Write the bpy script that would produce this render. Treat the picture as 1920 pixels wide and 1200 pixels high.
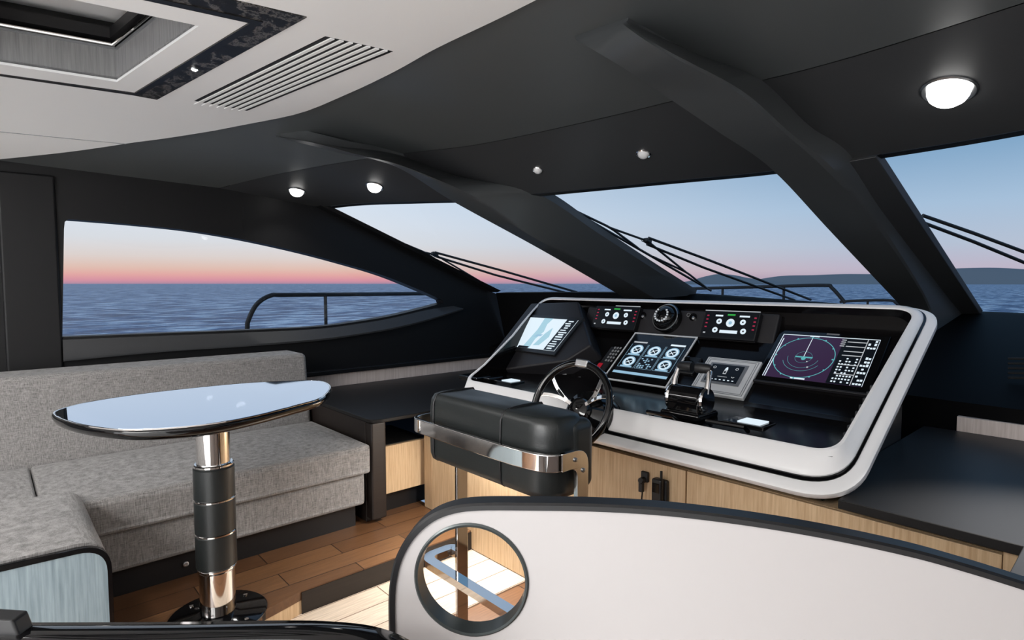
import bpy, bmesh, math, random
from mathutils import Vector as V, Matrix
random.seed(4)
for o in list(bpy.data.objects): bpy.data.objects.remove(o)
S = bpy.context.scene
COL = S.collection
R = math.radians
def srgb(r, g, b):
    f = lambda c: (c/255/12.92) if c/255 <= .04045 else ((c/255+.055)/1.055)**2.4
    return (f(r), f(g), f(b), 1)

# ------------------------------------------------------------------ camera
FPX = 1100.0; YAW = R(48); PIT = math.atan(68/FPX); EYE = V((0, 0, 1.3))
cd = bpy.data.cameras.new('camera'); cam = bpy.data.objects.new('camera', cd); COL.objects.link(cam)
cd.sensor_width = 36; cd.lens = 36*FPX/1920; cd.clip_start = .05; cd.clip_end = 40000
cam.location = EYE; cam.rotation_euler = (R(90)-PIT, 0, YAW)
S.camera = cam
S.view_settings.view_transform = 'Standard'; S.view_settings.look = 'None'
S.view_settings.gamma = 1; S.view_settings.use_curve_mapping = False
S.view_settings.exposure = 0
CF = V((-math.sin(YAW)*math.cos(PIT), math.cos(YAW)*math.cos(PIT), -math.sin(PIT)))
CR = V((math.cos(YAW), math.sin(YAW), 0)); CU = CR.cross(CF)
def sight(px, py, p0, n):                # where the line of sight through a spot of the photo meets a real surface
    d = CF + CR*((px-960)/FPX) - CU*((py-600)/FPX); n = V(n)
    return EYE + d*((V(p0)-EYE).dot(n)/d.dot(n))
def on_z(px, py, z): return sight(px, py, (0, 0, z), (0, 0, 1))
def on_x(px, py, x): return sight(px, py, (x, 0, 0), (1, 0, 0))
def on_y(px, py, y): return sight(px, py, (0, y, 0), (0, 1, 0))

# ------------------------------------------------------------------ sky
W = bpy.data.worlds.new('dusk_sky'); S.world = W; W.use_nodes = True
nt = W.node_tree; N = nt.nodes; L = nt.links; N.clear()
tc = N.new('ShaderNodeTexCoord'); sp = N.new('ShaderNodeSeparateXYZ'); L.new(tc.outputs['Generated'], sp.inputs[0])
dt = N.new('ShaderNodeVectorMath'); dt.operation = 'DOT_PRODUCT'; L.new(tc.outputs['Generated'], dt.inputs[0]); dt.inputs[1].default_value = CR
mr = N.new('ShaderNodeMapRange'); L.new(dt.outputs['Value'], mr.inputs[0])
mr.inputs[1].default_value = -.25; mr.inputs[2].default_value = .5
def ramp(stops):
    r = N.new('ShaderNodeValToRGB'); e = r.color_ramp.elements
    while len(e) > 1: e.remove(e[-1])
    e[0].position = stops[0][0]; e[0].color = srgb(*stops[0][1])
    for p, c in stops[1:]:
        k = e.new(p); k.color = srgb(*c)
    return r
mz = N.new('ShaderNodeMapRange'); L.new(sp.outputs[2], mz.inputs[0]); mz.inputs[1].default_value = -.1; mz.inputs[2].default_value = .9
rl = ramp([(0, (60, 80, 110)), (.095, (90, 105, 140)), (.1, (176, 140, 164)), (.106, (222, 150, 164)), (.114, (232, 172, 166)), (.123, (230, 194, 180)), (.14, (226, 214, 209)), (.165, (223, 226, 231)), (.195, (222, 230, 240)), (.23, (217, 229, 243)), (.4, (190, 206, 226)), (1, (130, 160, 195))])
rr = ramp([(0, (60, 80, 110)), (.095, (80, 100, 130)), (.1, (168, 160, 182)), (.12, (196, 186, 204)), (.155, (186, 198, 217)), (.21, (170, 196, 222)), (.29, (130, 168, 202)), (.5, (110, 152, 190)), (1, (90, 130, 175))])
L.new(mz.outputs[0], rl.inputs[0]); L.new(mz.outputs[0], rr.inputs[0])
mx = N.new('ShaderNodeMix'); mx.data_type = 'RGBA'
L.new(mr.outputs[0], mx.inputs[0]); L.new(rl.outputs[0], mx.inputs[6]); L.new(rr.outputs[0], mx.inputs[7])
bg = N.new('ShaderNodeBackground'); bg.inputs[1].default_value = 1.0; L.new(mx.outputs[2], bg.inputs[0])
wo = N.new('ShaderNodeOutputWorld'); L.new(bg.outputs[0], wo.inputs[0])

# ------------------------------------------------------------------ large lights
def area(name, loc, target, sx, sy, watts, col=(1, 1, 1), spread=180):
    l = bpy.data.lights.new(name, 'AREA'); l.shape = 'RECTANGLE'; l.size = sx; l.size_y = sy; l.energy = watts; l.color = col; l.spread = R(spread)
    o = bpy.data.objects.new(name, l); COL.objects.link(o); o.location = loc
    o.rotation_euler = (V(target)-V(loc)).to_track_quat('-Z', 'Y').to_euler()
    return o
def spot(name, loc, target, watts, angle, blend=.6, col=(1, 1, 1), r=.03):
    l = bpy.data.lights.new(name, 'SPOT'); l.energy = watts; l.spot_size = R(angle); l.spot_blend = blend; l.color = col; l.shadow_soft_size = r
    o = bpy.data.objects.new(name, l); COL.objects.link(o); o.location = loc
    o.rotation_euler = (V(target)-V(loc)).to_track_quat('-Z', 'Y').to_euler()
    return o
WARM = (1, .985, .965)
area('aft_fill', (-.6, -3.9, 1.1), (-.9, 0, 2.0), 4.6, 1.9, 110, (1, 1, 1))  # unseen fill added aft, brightens the ceiling and surfaces facing aft
area('aft_overhead_fill', (-.9, -2.0, 2.085), (-.9, -2.0, 0), 2.4, 1.2, 165, WARM)  # unseen overhead fill, added so the floor bounces light to the ceiling
area('sofa_fill', (-2.75, -.35, 2.085), (-2.95, .6, 0), .6, .3, 12, WARM, 140)  # unseen fill added out of view to brighten the sofa

# ------------------------------------------------------------------ materials
MATS = {}
def mat(name, col, rough=.5, metal=0, spec=.5, coat=0, emit=None, es=0):
    m = bpy.data.materials.new(name); m.use_nodes = True
    b = m.node_tree.nodes['Principled BSDF']
    b.inputs['Base Color'].default_value = col; b.inputs['Roughness'].default_value = rough
    b.inputs['Metallic'].default_value = metal; b.inputs['Specular IOR Level'].default_value = spec
    b.inputs['Coat Weight'].default_value = coat; b.inputs['Coat Roughness'].default_value = .05
    if emit: b.inputs['Emission Color'].default_value = emit; b.inputs['Emission Strength'].default_value = es
    MATS[name] = m; return m
def nodes(m): return m.node_tree.nodes, m.node_tree.links, m.node_tree.nodes['Principled BSDF']
def coords(m, scale, rot=(0, 0, 0)):
    n, l, b = nodes(m); t = n.new('ShaderNodeTexCoord'); mp = n.new('ShaderNodeMapping')
    mp.inputs['Scale'].default_value = scale; mp.inputs['Rotation'].default_value = rot; l.new(t.outputs['Object'], mp.inputs[0]); return mp
def noise(m, mp, sc, det=4, ro=.6):
    n, l, b = nodes(m); t = n.new('ShaderNodeTexNoise'); t.inputs['Scale'].default_value = sc; t.inputs['Detail'].default_value = det
    t.inputs['Roughness'].default_value = ro; l.new(mp.outputs[0], t.inputs[0]); return t
def cramp(m, src, stops):
    n, l, b = nodes(m); r = n.new('ShaderNodeValToRGB'); e = r.color_ramp.elements
    while len(e) > 1: e.remove(e[-1])
    e[0].position = stops[0][0]; e[0].color = stops[0][1]
    for p, c in stops[1:]: e.new(p).color = c
    l.new(src, r.inputs[0]); return r
def mixc(m, a, b_, fac, mode='MULTIPLY'):
    n, l, b = nodes(m); x = n.new('ShaderNodeMix'); x.data_type = 'RGBA'; x.blend_type = mode
    if isinstance(fac, float): x.inputs[0].default_value = fac
    else: l.new(fac, x.inputs[0])
    l.new(a, x.inputs[6]); l.new(b_, x.inputs[7]); return x.outputs[2]
def bump(m, src, s, d=.01):
    n, l, b = nodes(m); k = n.new('ShaderNodeBump'); k.inputs['Strength'].default_value = s; k.inputs['Distance'].default_value = d
    l.new(src, k.inputs['Height']); l.new(k.outputs[0], b.inputs['Normal'])

DARK = mat('charcoal_lining', (.0055, .0056, .0062, 1), .5, spec=.28)
bump(DARK, noise(DARK, coords(DARK, (1, 1, 1)), 900, 2).outputs[0], .12, .001)
DARKC = mat('charcoal_ceiling_panel', (.074, .08, .081, 1), .42, spec=.5)
DARKF = mat('charcoal_forward_panel', (.036, .037, .039, 1), .45, spec=.4)
FRONT = mat('black_dashboard_lining', (.0025, .0025, .0028, 1), .6, spec=.05)
BEAM = mat('charcoal_pillar_cover', (.058, .062, .064, 1), .42, spec=.4)
DARKS = mat('charcoal_satin_top', (.017, .0165, .0165, 1), .40, spec=.14)
BLACK = mat('black_satin', (.008, .008, .009, 1), .4)
GLOSS = mat('black_gloss', (.003, .003, .0035, 1), .07, spec=.5)
DASH = mat('black_dash_gloss', (.0035, .003, .0033, 1), .16, spec=.2)
POD = mat('black_pod_leather', (.012, .011, .013, 1), .5)
WHITE = mat('white_lacquer', (.82, .81, .81, 1), .3)
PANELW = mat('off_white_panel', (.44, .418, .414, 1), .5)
CEILW = mat('white_ceiling_panel', (.86, .86, .855, 1), .55)
CHROME = mat('polished_chrome', (.86, .84, .82, 1), .06, 1)
STEEL = mat('brushed_steel', (.55, .56, .57, 1), .3, 1)
GREYM = mat('grey_metal_paint', (.30, .31, .32, 1), .35, .5)
MIRROR = mat('mirror_glass', (.66, .73, .84, 1), .03, 1)
LEATHER = mat('dark_green_leather', (.014, .0165, .0165, 1), .36, spec=.55)
bump(LEATHER, noise(LEATHER, coords(LEATHER, (1, 1, 1)), 260, 3).outputs[0], .12, .002)
RUBBER = mat('black_rubber', (.01, .01, .011, 1), .5)
RED = mat('red_button', srgb(190, 30, 50), .35)
SILVER = mat('silver_paint', (.62, .63, .64, 1), .35)
NICHE = mat('niche_black', (.004, .004, .004, 1), .6)
LAMPOFF = mat('lamp_frosted', (.75, .75, .75, 1), .3)
def emitter(name, col, s):
    m = mat(name, (0, 0, 0, 1), .3, emit=col, es=s); return m
LAMP = emitter('lamp_glow', (1, .98, .95, 1), 8)
SCRW = emitter('screen_white', srgb(225, 240, 250), 1)
SCRB = emitter('screen_blue', srgb(150, 190, 215), 1)
SCRC = emitter('screen_chart_water', srgb(165, 205, 220), 1)
SCRP = emitter('screen_purple', srgb(52, 34, 62), 1)
SCRD = emitter('screen_dark', srgb(10, 14, 20), 1)
SCRT = emitter('screen_teal', srgb(90, 175, 180), 1)
SCRG = emitter('screen_green', srgb(50, 160, 70), 1)
SCRR = emitter('screen_red', srgb(165, 40, 70), 1)
SCRS = emitter('screen_silver', srgb(190, 195, 200), .9)
GREYD = mat('dial_grey', (.25, .25, .25, 1), .5)
BADGE = mat('badge_grey', (.22, .22, .23, 1), .4)

def wood(name, c1, c2, axis, rough=.45, fine=1.0):
    m = mat(name, c1, rough); sc = [40*fine]*3; sc[axis] = 1.6*fine
    mp = coords(m, sc); t = noise(m, mp, 3, 5, .65)
    r = cramp(m, t.outputs[0], [(.3, c1), (.7, c2)])
    n, l, b = nodes(m); l.new(r.outputs[0], b.inputs['Base Color']); bump(m, t.outputs[0], .08, .002); return m
OAKV = wood('oak_vertical_grain', srgb(182, 150, 114), srgb(214, 186, 149), 2)
OAKSTRIP = wood('greyed_oak_strip', srgb(186, 172, 164), srgb(214, 202, 196), 2)
BLUEWOOD = wood('blue_grey_lacquered_wood', srgb(112, 126, 132), srgb(146, 160, 166), 2, .35)
WENGE = wood('wenge', srgb(24, 18, 15), srgb(34, 26, 22), 1, .5)
HATCHV = wood('grey_hatch_lining', srgb(120, 120, 121), srgb(150, 150, 150), 2, .5)

def planks(name, cols, gap, lw, ww, rough, mortar=.018):
    m = mat(name, cols[0], rough); n, l, b = nodes(m)
    mp = coords(m, (1, 1, 1), (0, 0, R(90)))
    br = n.new('ShaderNodeTexBrick'); l.new(mp.outputs[0], br.inputs[0])
    br.inputs['Color1'].default_value = cols[0]; br.inputs['Color2'].default_value = cols[1]; br.inputs['Mortar'].default_value = gap
    br.inputs['Scale'].default_value = 1; br.inputs['Brick Width'].default_value = lw; br.inputs['Row Height'].default_value = ww
    br.inputs['Mortar Size'].default_value = mortar*ww; br.inputs['Bias'].default_value = 0
    mp2 = coords(m, (60, 3, 10)); t = noise(m, mp2, 2, 5, .65)
    r = cramp(m, t.outputs[0], [(.3, (.62, .6, .58, 1)), (.75, (1.1, 1.1, 1.1, 1))])
    o = mixc(m, br.outputs[0], r.outputs[0], .9); l.new(o, b.inputs['Base Color']); return m
TEAK = planks('teak_planks', (srgb(92, 62, 40), srgb(124, 88, 58)), srgb(40, 26, 18), .62, .13, .4)
PALE = planks('lit_pool_planks', (srgb(214, 196, 176), srgb(226, 210, 192)), srgb(120, 96, 76), 1.3, .14, .45)  # pool of light on the helm floor, put into the plank colour
TEAKD = planks('brown_planks', (srgb(120, 82, 56), srgb(138, 98, 68)), srgb(36, 24, 18), 1.2, .14, .4)
BOUNCE = mat('cream_bounce_floor', (.78, .775, .77, 1), .9)  # pale tone of the unseen floor, added to bounce light upwards

def fabric(name, c1, c2):
    m = mat(name, c1, .9, spec=.2); n, l, b = nodes(m)
    a = noise(m, coords(m, (14, 14, 260)), 2.2, 3, .7); c = noise(m, coords(m, (160, 160, 14)), 2.2, 3, .7)
    s = n.new('ShaderNodeMath'); s.operation = 'ADD'; l.new(a.outputs[0], s.inputs[0]); l.new(c.outputs[0], s.inputs[1])
    d = n.new('ShaderNodeMath'); d.operation = 'MULTIPLY'; d.inputs[1].default_value = .5; l.new(s.outputs[0], d.inputs[0])
    r = cramp(m, d.outputs[0], [(.36, c1), (.62, c2)]); l.new(r.outputs[0], b.inputs['Base Color']); bump(m, d.outputs[0], .35, .003)
    b.inputs['Sheen Weight'].default_value = .15; return m
FABRIC = fabric('woven_linen', srgb(84, 82, 81), srgb(152, 149, 147))

def glass(name, tint):
    m = bpy.data.materials.new(name); m.use_nodes = True; n = m.node_tree.nodes; l = m.node_tree.links; n.clear()
    t = n.new('ShaderNodeBsdfTransparent'); t.inputs[0].default_value = tint
    g = n.new('ShaderNodeBsdfGlossy'); g.inputs['Roughness'].default_value = .02
    lw = n.new('ShaderNodeLayerWeight'); lw.inputs[0].default_value = .5; pw = n.new('ShaderNodeMath'); pw.operation = 'POWER'; l.new(lw.outputs['Facing'], pw.inputs[0]); pw.inputs[1].default_value = 5
    f = n.new('ShaderNodeMath'); f.operation = 'MULTIPLY_ADD'; l.new(pw.outputs[0], f.inputs[0]); f.inputs[1].default_value = .25; f.inputs[2].default_value = .015
    x = n.new('ShaderNodeMixShader'); l.new(f.outputs[0], x.inputs[0]); l.new(t.outputs[0], x.inputs[1]); l.new(g.outputs[0], x.inputs[2])
    o = n.new('ShaderNodeOutputMaterial'); l.new(x.outputs[0], o.inputs[0]); MATS[name] = m; return m
GLASS = glass('window_glass', (.98, .985, .99, 1))
MARBLE = mat('dark_marble', (.02, .018, .017, 1), .35, spec=.3)
n_, l_, b_ = nodes(MARBLE); tmb = noise(MARBLE, coords(MARBLE, (1, 1, 1)), 7, 8, .75)
l_.new(cramp(MARBLE, tmb.outputs[0], [(.47, (.012, .011, .01, 1)), (.5, (.16, .15, .14, 1)), (.53, (.012, .011, .01, 1))]).outputs[0], b_.inputs['Base Color'])

RINGM = mat('gunmetal', (.07, .08, .08, 1), .3, .6)

# ------------------------------------------------------------------ geometry helpers
def cr(pts, n=8, closed=False):                    # Catmull-Rom through points of any dimension
    pts = [V(p) for p in pts]; out = []; m = len(pts)
    for i in range(m if closed else m-1):
        g = lambda k: pts[k % m] if closed else pts[max(0, min(m-1, k))]
        p0, p1, p2, p3 = g(i-1), g(i), g(i+1), g(i+2)
        for j in range(n):
            t = j/n
            out.append(.5*((2*p1)+(p2-p0)*t+(2*p0-5*p1+4*p2-p3)*t*t+(3*p1-p0-3*p2+p3)*t**3))
    if not closed: out.append(pts[-1])
    return out
def rpoly(pts, rad, n=7):                          # polygon with rounded corners (2-D); rad a number or one per corner
    out = []; m = len(pts)
    for i in range(m):
        r = rad if isinstance(rad, (int, float)) else rad[i]
        p = V(pts[i]); a = V(pts[i-1])-p; b = V(pts[(i+1) % m])-p
        if r <= 0: out.append(p); continue
        la, lb = a.length, b.length; a.normalize(); b.normalize()
        ang = a.angle(b); t = min(r/math.tan(ang/2), la*.49, lb*.49)
        p1, p2 = p+a*t, p+b*t
        for k in range(n+1):
            s = k/n; out.append(p1*(1-s)**2+p*2*s*(1-s)+p2*s*s)
    return out
def frame(o, x, y):
    x = V(x).normalized(); y = V(y); y = (y-x*y.dot(x)).normalized(); z = x.cross(y)
    return Matrix(((x.x, y.x, z.x, o[0]), (x.y, y.y, z.y, o[1]), (x.z, y.z, z.z, o[2]), (0, 0, 0, 1)))
I4 = Matrix.Identity(4)
ORG = {}
class MB:
    def __init__(s, M=None): s.v = []; s.f = []; s.M = M or I4
    def add(s, vs, fs):
        k = len(s.v); s.v += [s.M @ V(p) for p in vs]; s.f += [tuple(i+k for i in f) for f in fs]; return s
    def box(s, x0, x1, y0, y1, z0, z1):
        return s.add([(x0,y0,z0),(x1,y0,z0),(x1,y1,z0),(x0,y1,z0),(x0,y0,z1),(x1,y0,z1),(x1,y1,z1),(x0,y1,z1)],
                     [(3,2,1,0),(4,5,6,7),(0,1,5,4),(1,2,6,5),(2,3,7,6),(3,0,4,7)])
    def loft(s, rings, closed=True, cap0=True, cap1=True):
        n = len(rings[0]); vs = [p for r in rings for p in r]; fs = []
        for i in range(len(rings)-1):
            for j in range(n if closed else n-1):
                a, b = i*n+j, i*n+(j+1) % n; fs.append((a, b, b+n, a+n))
        if cap0: fs.append(tuple(reversed(range(n))))
        if cap1: fs.append(tuple(range((len(rings)-1)*n, len(rings)*n)))
        return s.add(vs, fs)
    def prism(s, poly, z0, z1):
        return s.loft([[(p[0], p[1], z0) for p in poly], [(p[0], p[1], z1) for p in poly]])
    def tube(s, path, r, n=10, closed=False):
        path = [V(p) for p in path]; rings = []; m = len(path); up = None
        for i, p in enumerate(path):
            a = path[i-1] if (i or closed) else p; b = path[(i+1) % m] if (i < m-1 or closed) else p
            t = (b-a).normalized()
            if up is None: up = t.orthogonal().normalized()
            up = (up-t*up.dot(t)).normalized(); q = t.cross(up)
            rr = r if isinstance(r, (int, float)) else r[i]
            rings.append([p+(up*math.cos(k*2*math.pi/n)+q*math.sin(k*2*math.pi/n))*rr for k in range(n)])
        if closed: return s.loft(rings+[rings[0]], True, False, False)
        return s.loft(rings)
    def sweep(s, path, prof, up=(0, 0, 1), closed=False):   # 2-D profile (side, up) along a path
        path = [V(p) for p in path]; rings = []; m = len(path); up = V(up)
        for i, p in enumerate(path):
            a = path[i-1] if (i or closed) else p; b = path[(i+1) % m] if (i < m-1 or closed) else p
            t = (b-a).normalized(); q = t.cross(up).normalized(); u = q.cross(t)
            rings.append([p+q*c[0]+u*c[1] for c in prof])
        if closed: return s.loft(rings+[rings[0]], True, False, False)
        return s.loft(rings)
    def lathe(s, c, axis, prof, n=32):              # profile of (radius, height) along axis
        M = V(axis).normalized().to_track_quat('Z', 'Y').to_matrix(); c = V(c)
        return s.loft([[c+M @ V((r*math.cos(k*2*math.pi/n), r*math.sin(k*2*math.pi/n), h)) for k in range(n)] for r, h in prof])
    def torus(s, c, axis, R_, r, n=48, k=10):
        M = V(axis).normalized().to_track_quat('Z', 'Y').to_matrix(); c = V(c)
        return s.tube([c+M @ V((R_*math.cos(i*2*math.pi/n), R_*math.sin(i*2*math.pi/n), 0)) for i in range(n)], r, k, True)
    def plate(s, outline, holes=(), t=.02, fr=None):  # filled 2-D shape with holes, extruded along the frame's +z by t
        cu = bpy.data.curves.new('tmp', 'CURVE'); cu.dimensions = '2D'; cu.fill_mode = 'BOTH'; cu.extrude = abs(t)/2
        for pl in [outline]+list(holes):
            sp_ = cu.splines.new('POLY'); sp_.points.add(len(pl)-1); sp_.use_cyclic_u = True
            for q, p in zip(sp_.points, pl): q.co = (p[0], p[1], 0, 1)
        ob = bpy.data.objects.new('tmp', cu); COL.objects.link(ob)
        me = bpy.data.meshes.new_from_object(ob.evaluated_get(bpy.context.evaluated_depsgraph_get()))
        fr = fr or I4
        s.add([fr @ (v.co+V((0, 0, t/2))) for v in me.vertices], [tuple(p.vertices) for p in me.polygons])
        bpy.data.objects.remove(ob); bpy.data.curves.remove(cu); bpy.data.meshes.remove(me); return s
    def build(s, name, m, parent=None, bevel=0, seg=3, smooth=35, org=None, world=None):
        o0 = ORG.get(parent.name, V((0, 0, 0))) if parent else V(org or (0, 0, 0))
        me = bpy.data.meshes.new(name); me.from_pydata([p-o0 for p in s.v], [], s.f); me.validate(); me.update()
        b = bmesh.new(); b.from_mesh(me); bmesh.ops.remove_doubles(b, verts=b.verts, dist=1e-6)
        bmesh.ops.recalc_face_normals(b, faces=b.faces); b.to_mesh(me); b.free()
        o = bpy.data.objects.new(name, me); COL.objects.link(o); me.materials.append(m)
        if parent: o.parent = parent
        else: o.location = o0
        ORG[o.name] = o0
        if smooth:
            for p in me.polygons: p.use_smooth = True
            me.set_sharp_from_angle(angle=R(smooth))
        if bevel:
            k = o.modifiers.new('bevel', 'BEVEL'); k.width = bevel; k.segments = seg; k.limit_method = 'ANGLE'; k.angle_limit = R(35)
            k.harden_normals = True
        return o
def tag(o, label, cat, group=None):
    o['label'] = label; o['category'] = cat
    if group: o['group'] = group
    return o
def thing(name, label, cat, loc, group=None):
    o = bpy.data.objects.new(name, None); COL.objects.link(o); o.location = loc; o.empty_display_size = .1
    ORG[o.name] = V(loc); return tag(o, label, cat, group)
def struct(o): o['kind'] = 'structure'; return o
def copy_tree(o, parent=None):
    c = o.copy(); COL.objects.link(c); ORG[c.name] = ORG.get(o.name, V((0, 0, 0)))
    if parent: c.parent = parent
    for ch in list(o.children): copy_tree(ch, c)
    return c

# ------------------------------------------------------------------ SETTING: sea and far hills
sea = bpy.data.materials.new('sea_water'); sea.use_nodes = True; MATS['sea'] = sea
n, l, b = nodes(sea)
b.inputs['Roughness'].default_value = .45; b.inputs['Specular IOR Level'].default_value = .25
w1 = noise(sea, coords(sea, (1, .55, 1), (0, 0, R(40))), .30, 5, .62); w2 = noise(sea, coords(sea, (.5, 1, 1), (0, 0, R(48))), .16, 4, .6)
sm = n.new('ShaderNodeMath'); sm.operation = 'MULTIPLY_ADD'; l.new(w2.outputs[0], sm.inputs[0]); sm.inputs[1].default_value = 2.2; l.new(w1.outputs[0], sm.inputs[2])
bump(sea, sm.outputs[0], 1.0, 1.6)
l.new(cramp(sea, w1.outputs[0], [(.40, srgb(54, 80, 120)), (.5, srgb(108, 138, 176)), (.60, srgb(222, 234, 246))]).outputs[0], b.inputs['Base Color'])
o = MB().add([(-26000, -9000, -4.2), (9000, -9000, -4.2), (9000, 26000, -4.2), (-26000, 26000, -4.2)], [(0, 1, 2, 3)]).build('sea', sea)
o['kind'] = 'stuff'; tag(o, 'rippled blue evening sea beyond the windows', 'sea')
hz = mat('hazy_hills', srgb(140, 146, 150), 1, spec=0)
def hills(name, pts, dist, label):
    mb = MB(); rings = []
    for px, py in pts:
        d = CF+CR*((px-960)/FPX); d = V((d.x, d.y, 0)).normalized()
        h = (532-py)/FPX*dist*math.cos(math.atan((px-960)/FPX))
        p = V((d.x*dist, d.y*dist, 0)); f2 = V((d.x, d.y, 0))
        rings.append([p-f2*500+V((0, 0, -6)), p-f2*150+V((0, 0, h*.7)), p+V((0, 0, h+1.3)), p+f2*500+V((0, 0, h*.6)), p+f2*1200+V((0, 0, -6))])
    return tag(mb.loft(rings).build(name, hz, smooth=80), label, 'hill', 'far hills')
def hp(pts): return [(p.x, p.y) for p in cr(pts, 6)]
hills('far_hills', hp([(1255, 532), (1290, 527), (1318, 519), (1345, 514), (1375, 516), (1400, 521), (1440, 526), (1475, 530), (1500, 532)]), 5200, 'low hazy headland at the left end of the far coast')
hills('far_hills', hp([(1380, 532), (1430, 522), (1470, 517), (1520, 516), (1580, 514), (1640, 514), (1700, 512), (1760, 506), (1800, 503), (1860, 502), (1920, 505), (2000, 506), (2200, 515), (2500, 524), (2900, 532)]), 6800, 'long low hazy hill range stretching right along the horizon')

# ------------------------------------------------------------------ SETTING: ceilings
KX = [-3.9, -3.55, -3.16, -2.8, -2.35, -1.7, -1.2, -.77, -.33, .3, 1.2, 2.0]
KE = [(.09, 1.915), (.62, 2.0), (.89, 2.075), (1.08, 2.095), (1.15, 2.1), (1.176, 2.1), (1.186, 2.1), (1.185, 2.1), (1.17, 2.1), (1.1, 2.1), (.9, 2.08), (.3, 1.95)]
KC = [(1.1, 1.885), (1.3, 1.94), (1.5, 1.975), (1.70, 2.0), (1.88, 2.0), (1.97, 2.0), (2.0, 2.0), (2.03, 2.0), (1.97, 2.0), (1.85, 2.0), (1.6, 1.98), (1.1, 1.9)]
KT = [(1.735, 1.822), (1.83, 1.822), (2.02, 1.812), (2.18, 1.8), (2.317, 1.8), (2.49, 1.8), (2.62, 1.8), (2.602, 1.8), (2.536, 1.8), (2.3, 1.8), (2.0, 1.8), (1.735, 1.82)]
def col_(k): return cr([(x, y, z) for x, (y, z) in zip(KX, k)], 6)
def zw(x):
    if x > 1: return 2.095-(x-1)*.12
    d = max(0, -2.7-x)
    return 2.095-.15*d**2.5 if d < .85 else 1.995-(d-.85)*.27
EDGE_PX = [(-40, 300), (0, 297), (60, 291), (140, 282), (235, 268), (330, 255), (430, 238), (550, 214), (650, 175), (740, 132), (815, 90), (930, 35), (1000, 0)]
LE = []
for px, py in EDGE_PX:
    lo, hi = 1.7, 2.2
    for _ in range(40):
        z = (lo+hi)/2
        if zw(on_z(px, py, z).x) > z: lo = z
        else: hi = z
    LE.append(on_z(px, py, z))
LE = [V((-4.0, LE[0].y-.05, zw(-4.0)))] + [p for p in LE if p.x > -3.98] + [V((x, y, zw(x))) for x, y in ((-.77, 1.185), (-.33, 1.17), (.3, 1.1), (1.2, .9), (2.0, .3))]
LE = cr(LE, 4)
LC, LT = col_(KC), col_(KT)
def ceil_pt(x, s):      # s: 0 edge .. 1 crease .. 2 windscreen top
    def at(line):
        for a, b_2 in zip(line, line[1:]):
            if a.x <= x <= b_2.x: return a.lerp(b_2, (x-a.x)/(b_2.x-a.x))
        return line[-1].copy()
    return at(LE).lerp(at(LC), s) if s <= 1 else at(LC).lerp(at(LT), s-1)
rows = []
GX = [-3.9+i*.05 for i in range(119)]
for k in range(0, 7): rows.append([ceil_pt(x, k/6)+V((0, -.01*(1-k/6), .012*(1-k/6))) for x in GX])
struct(MB().loft(rows, False, False, False).build('ceiling_charcoal', DARKC, smooth=80))
rows = [[ceil_pt(x, 1.006+k/6*.994) for x in GX] for k in range(7)]
struct(MB().loft(rows, False, False, False).build('ceiling_charcoal_forward', DARKF, smooth=80))
# dark backing that closes the seam, roof outside
struct(MB().loft([[ceil_pt(x, 0)+V((0, -.05, .05)) for x in GX], [ceil_pt(x, 1)+V((0, 0, .03)) for x in GX], [ceil_pt(x, 2)+V((0, 0, .02)) for x in GX]], False, False, False).build('ceiling_backing', BLACK, smooth=0))
# white ceiling: crowned slab with a hole for the hatch
HZ = 2.095
hq = lambda px, py, z=HZ: on_z(px, py, z)
hA = hq(283, 190); hB = hq(575, 28)     # outer marble frame: near corner and the end of its long side
hu = (hB-hA); hlen = hu.length; hu.normalize()
hv = (hq(0, 150)-hA).normalized()       # the hatch is a slightly skewed rectangle: a along its long side, b aft
HM = Matrix(((hu.x, hv.x, 0, hA.x), (hu.y, hv.y, 0, hA.y), (0, 0, 1, hA.z), (0, 0, 0, 1)))
edge = [p.copy() for p in LE]
outl = [(p.x, p.y) for p in edge]+[(2.0, -4.0), (-4.0, -4.0)]
hole = [(HM @ V((x, y, 0))).to_2d() for x, y in [(.242, .186), (1.03, .186), (1.03, .78), (.242, .78)]]
mbc = MB()
mbc.plate(outl, [hole], .02)
mbc.v = [V((p.x, p.y, p.z)) for p in mbc.v]
oc = mbc.build('ceiling', CEILW, smooth=30)
bmx = bmesh.new(); bmx.from_mesh(oc.data)
for xx in (-3.9, -3.8, -3.7, -3.6, -3.5, -3.4, -3.3, -3.2, -3.1, -3.0, -2.9, -2.8, 1.0):
    bmesh.ops.bisect_plane(bmx, geom=bmx.verts[:]+bmx.edges[:]+bmx.faces[:], plane_co=(xx, 0, 0), plane_no=(1, 0, 0))
for v in bmx.verts: v.co.z = zw(v.co.x)+v.co.z-.004
bmx.to_mesh(oc.data); bmx.free(); struct(oc)
# seams of the white panels
struct(MB().tube([hq(575, 28, HZ-.002), hq(815, 92, HZ-.002)], .0025, 4).build('trim_1', GREYM))
# side cove joint
def on_white(px, py):
    lo, hi = 1.7, 2.2
    for _ in range(40):
        z = (lo+hi)/2
        if zw(on_z(px, py, z).x) > z: lo = z
        else: hi = z
    return on_z(px, py, z)+V((0, 0, -.005))
struct(MB().tube([on_white(*p) for p in ((-60, 238), (0, 245), (80, 253), (160, 261), (236, 268))], .002, 4).build('trim_2', GREYM))

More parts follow.
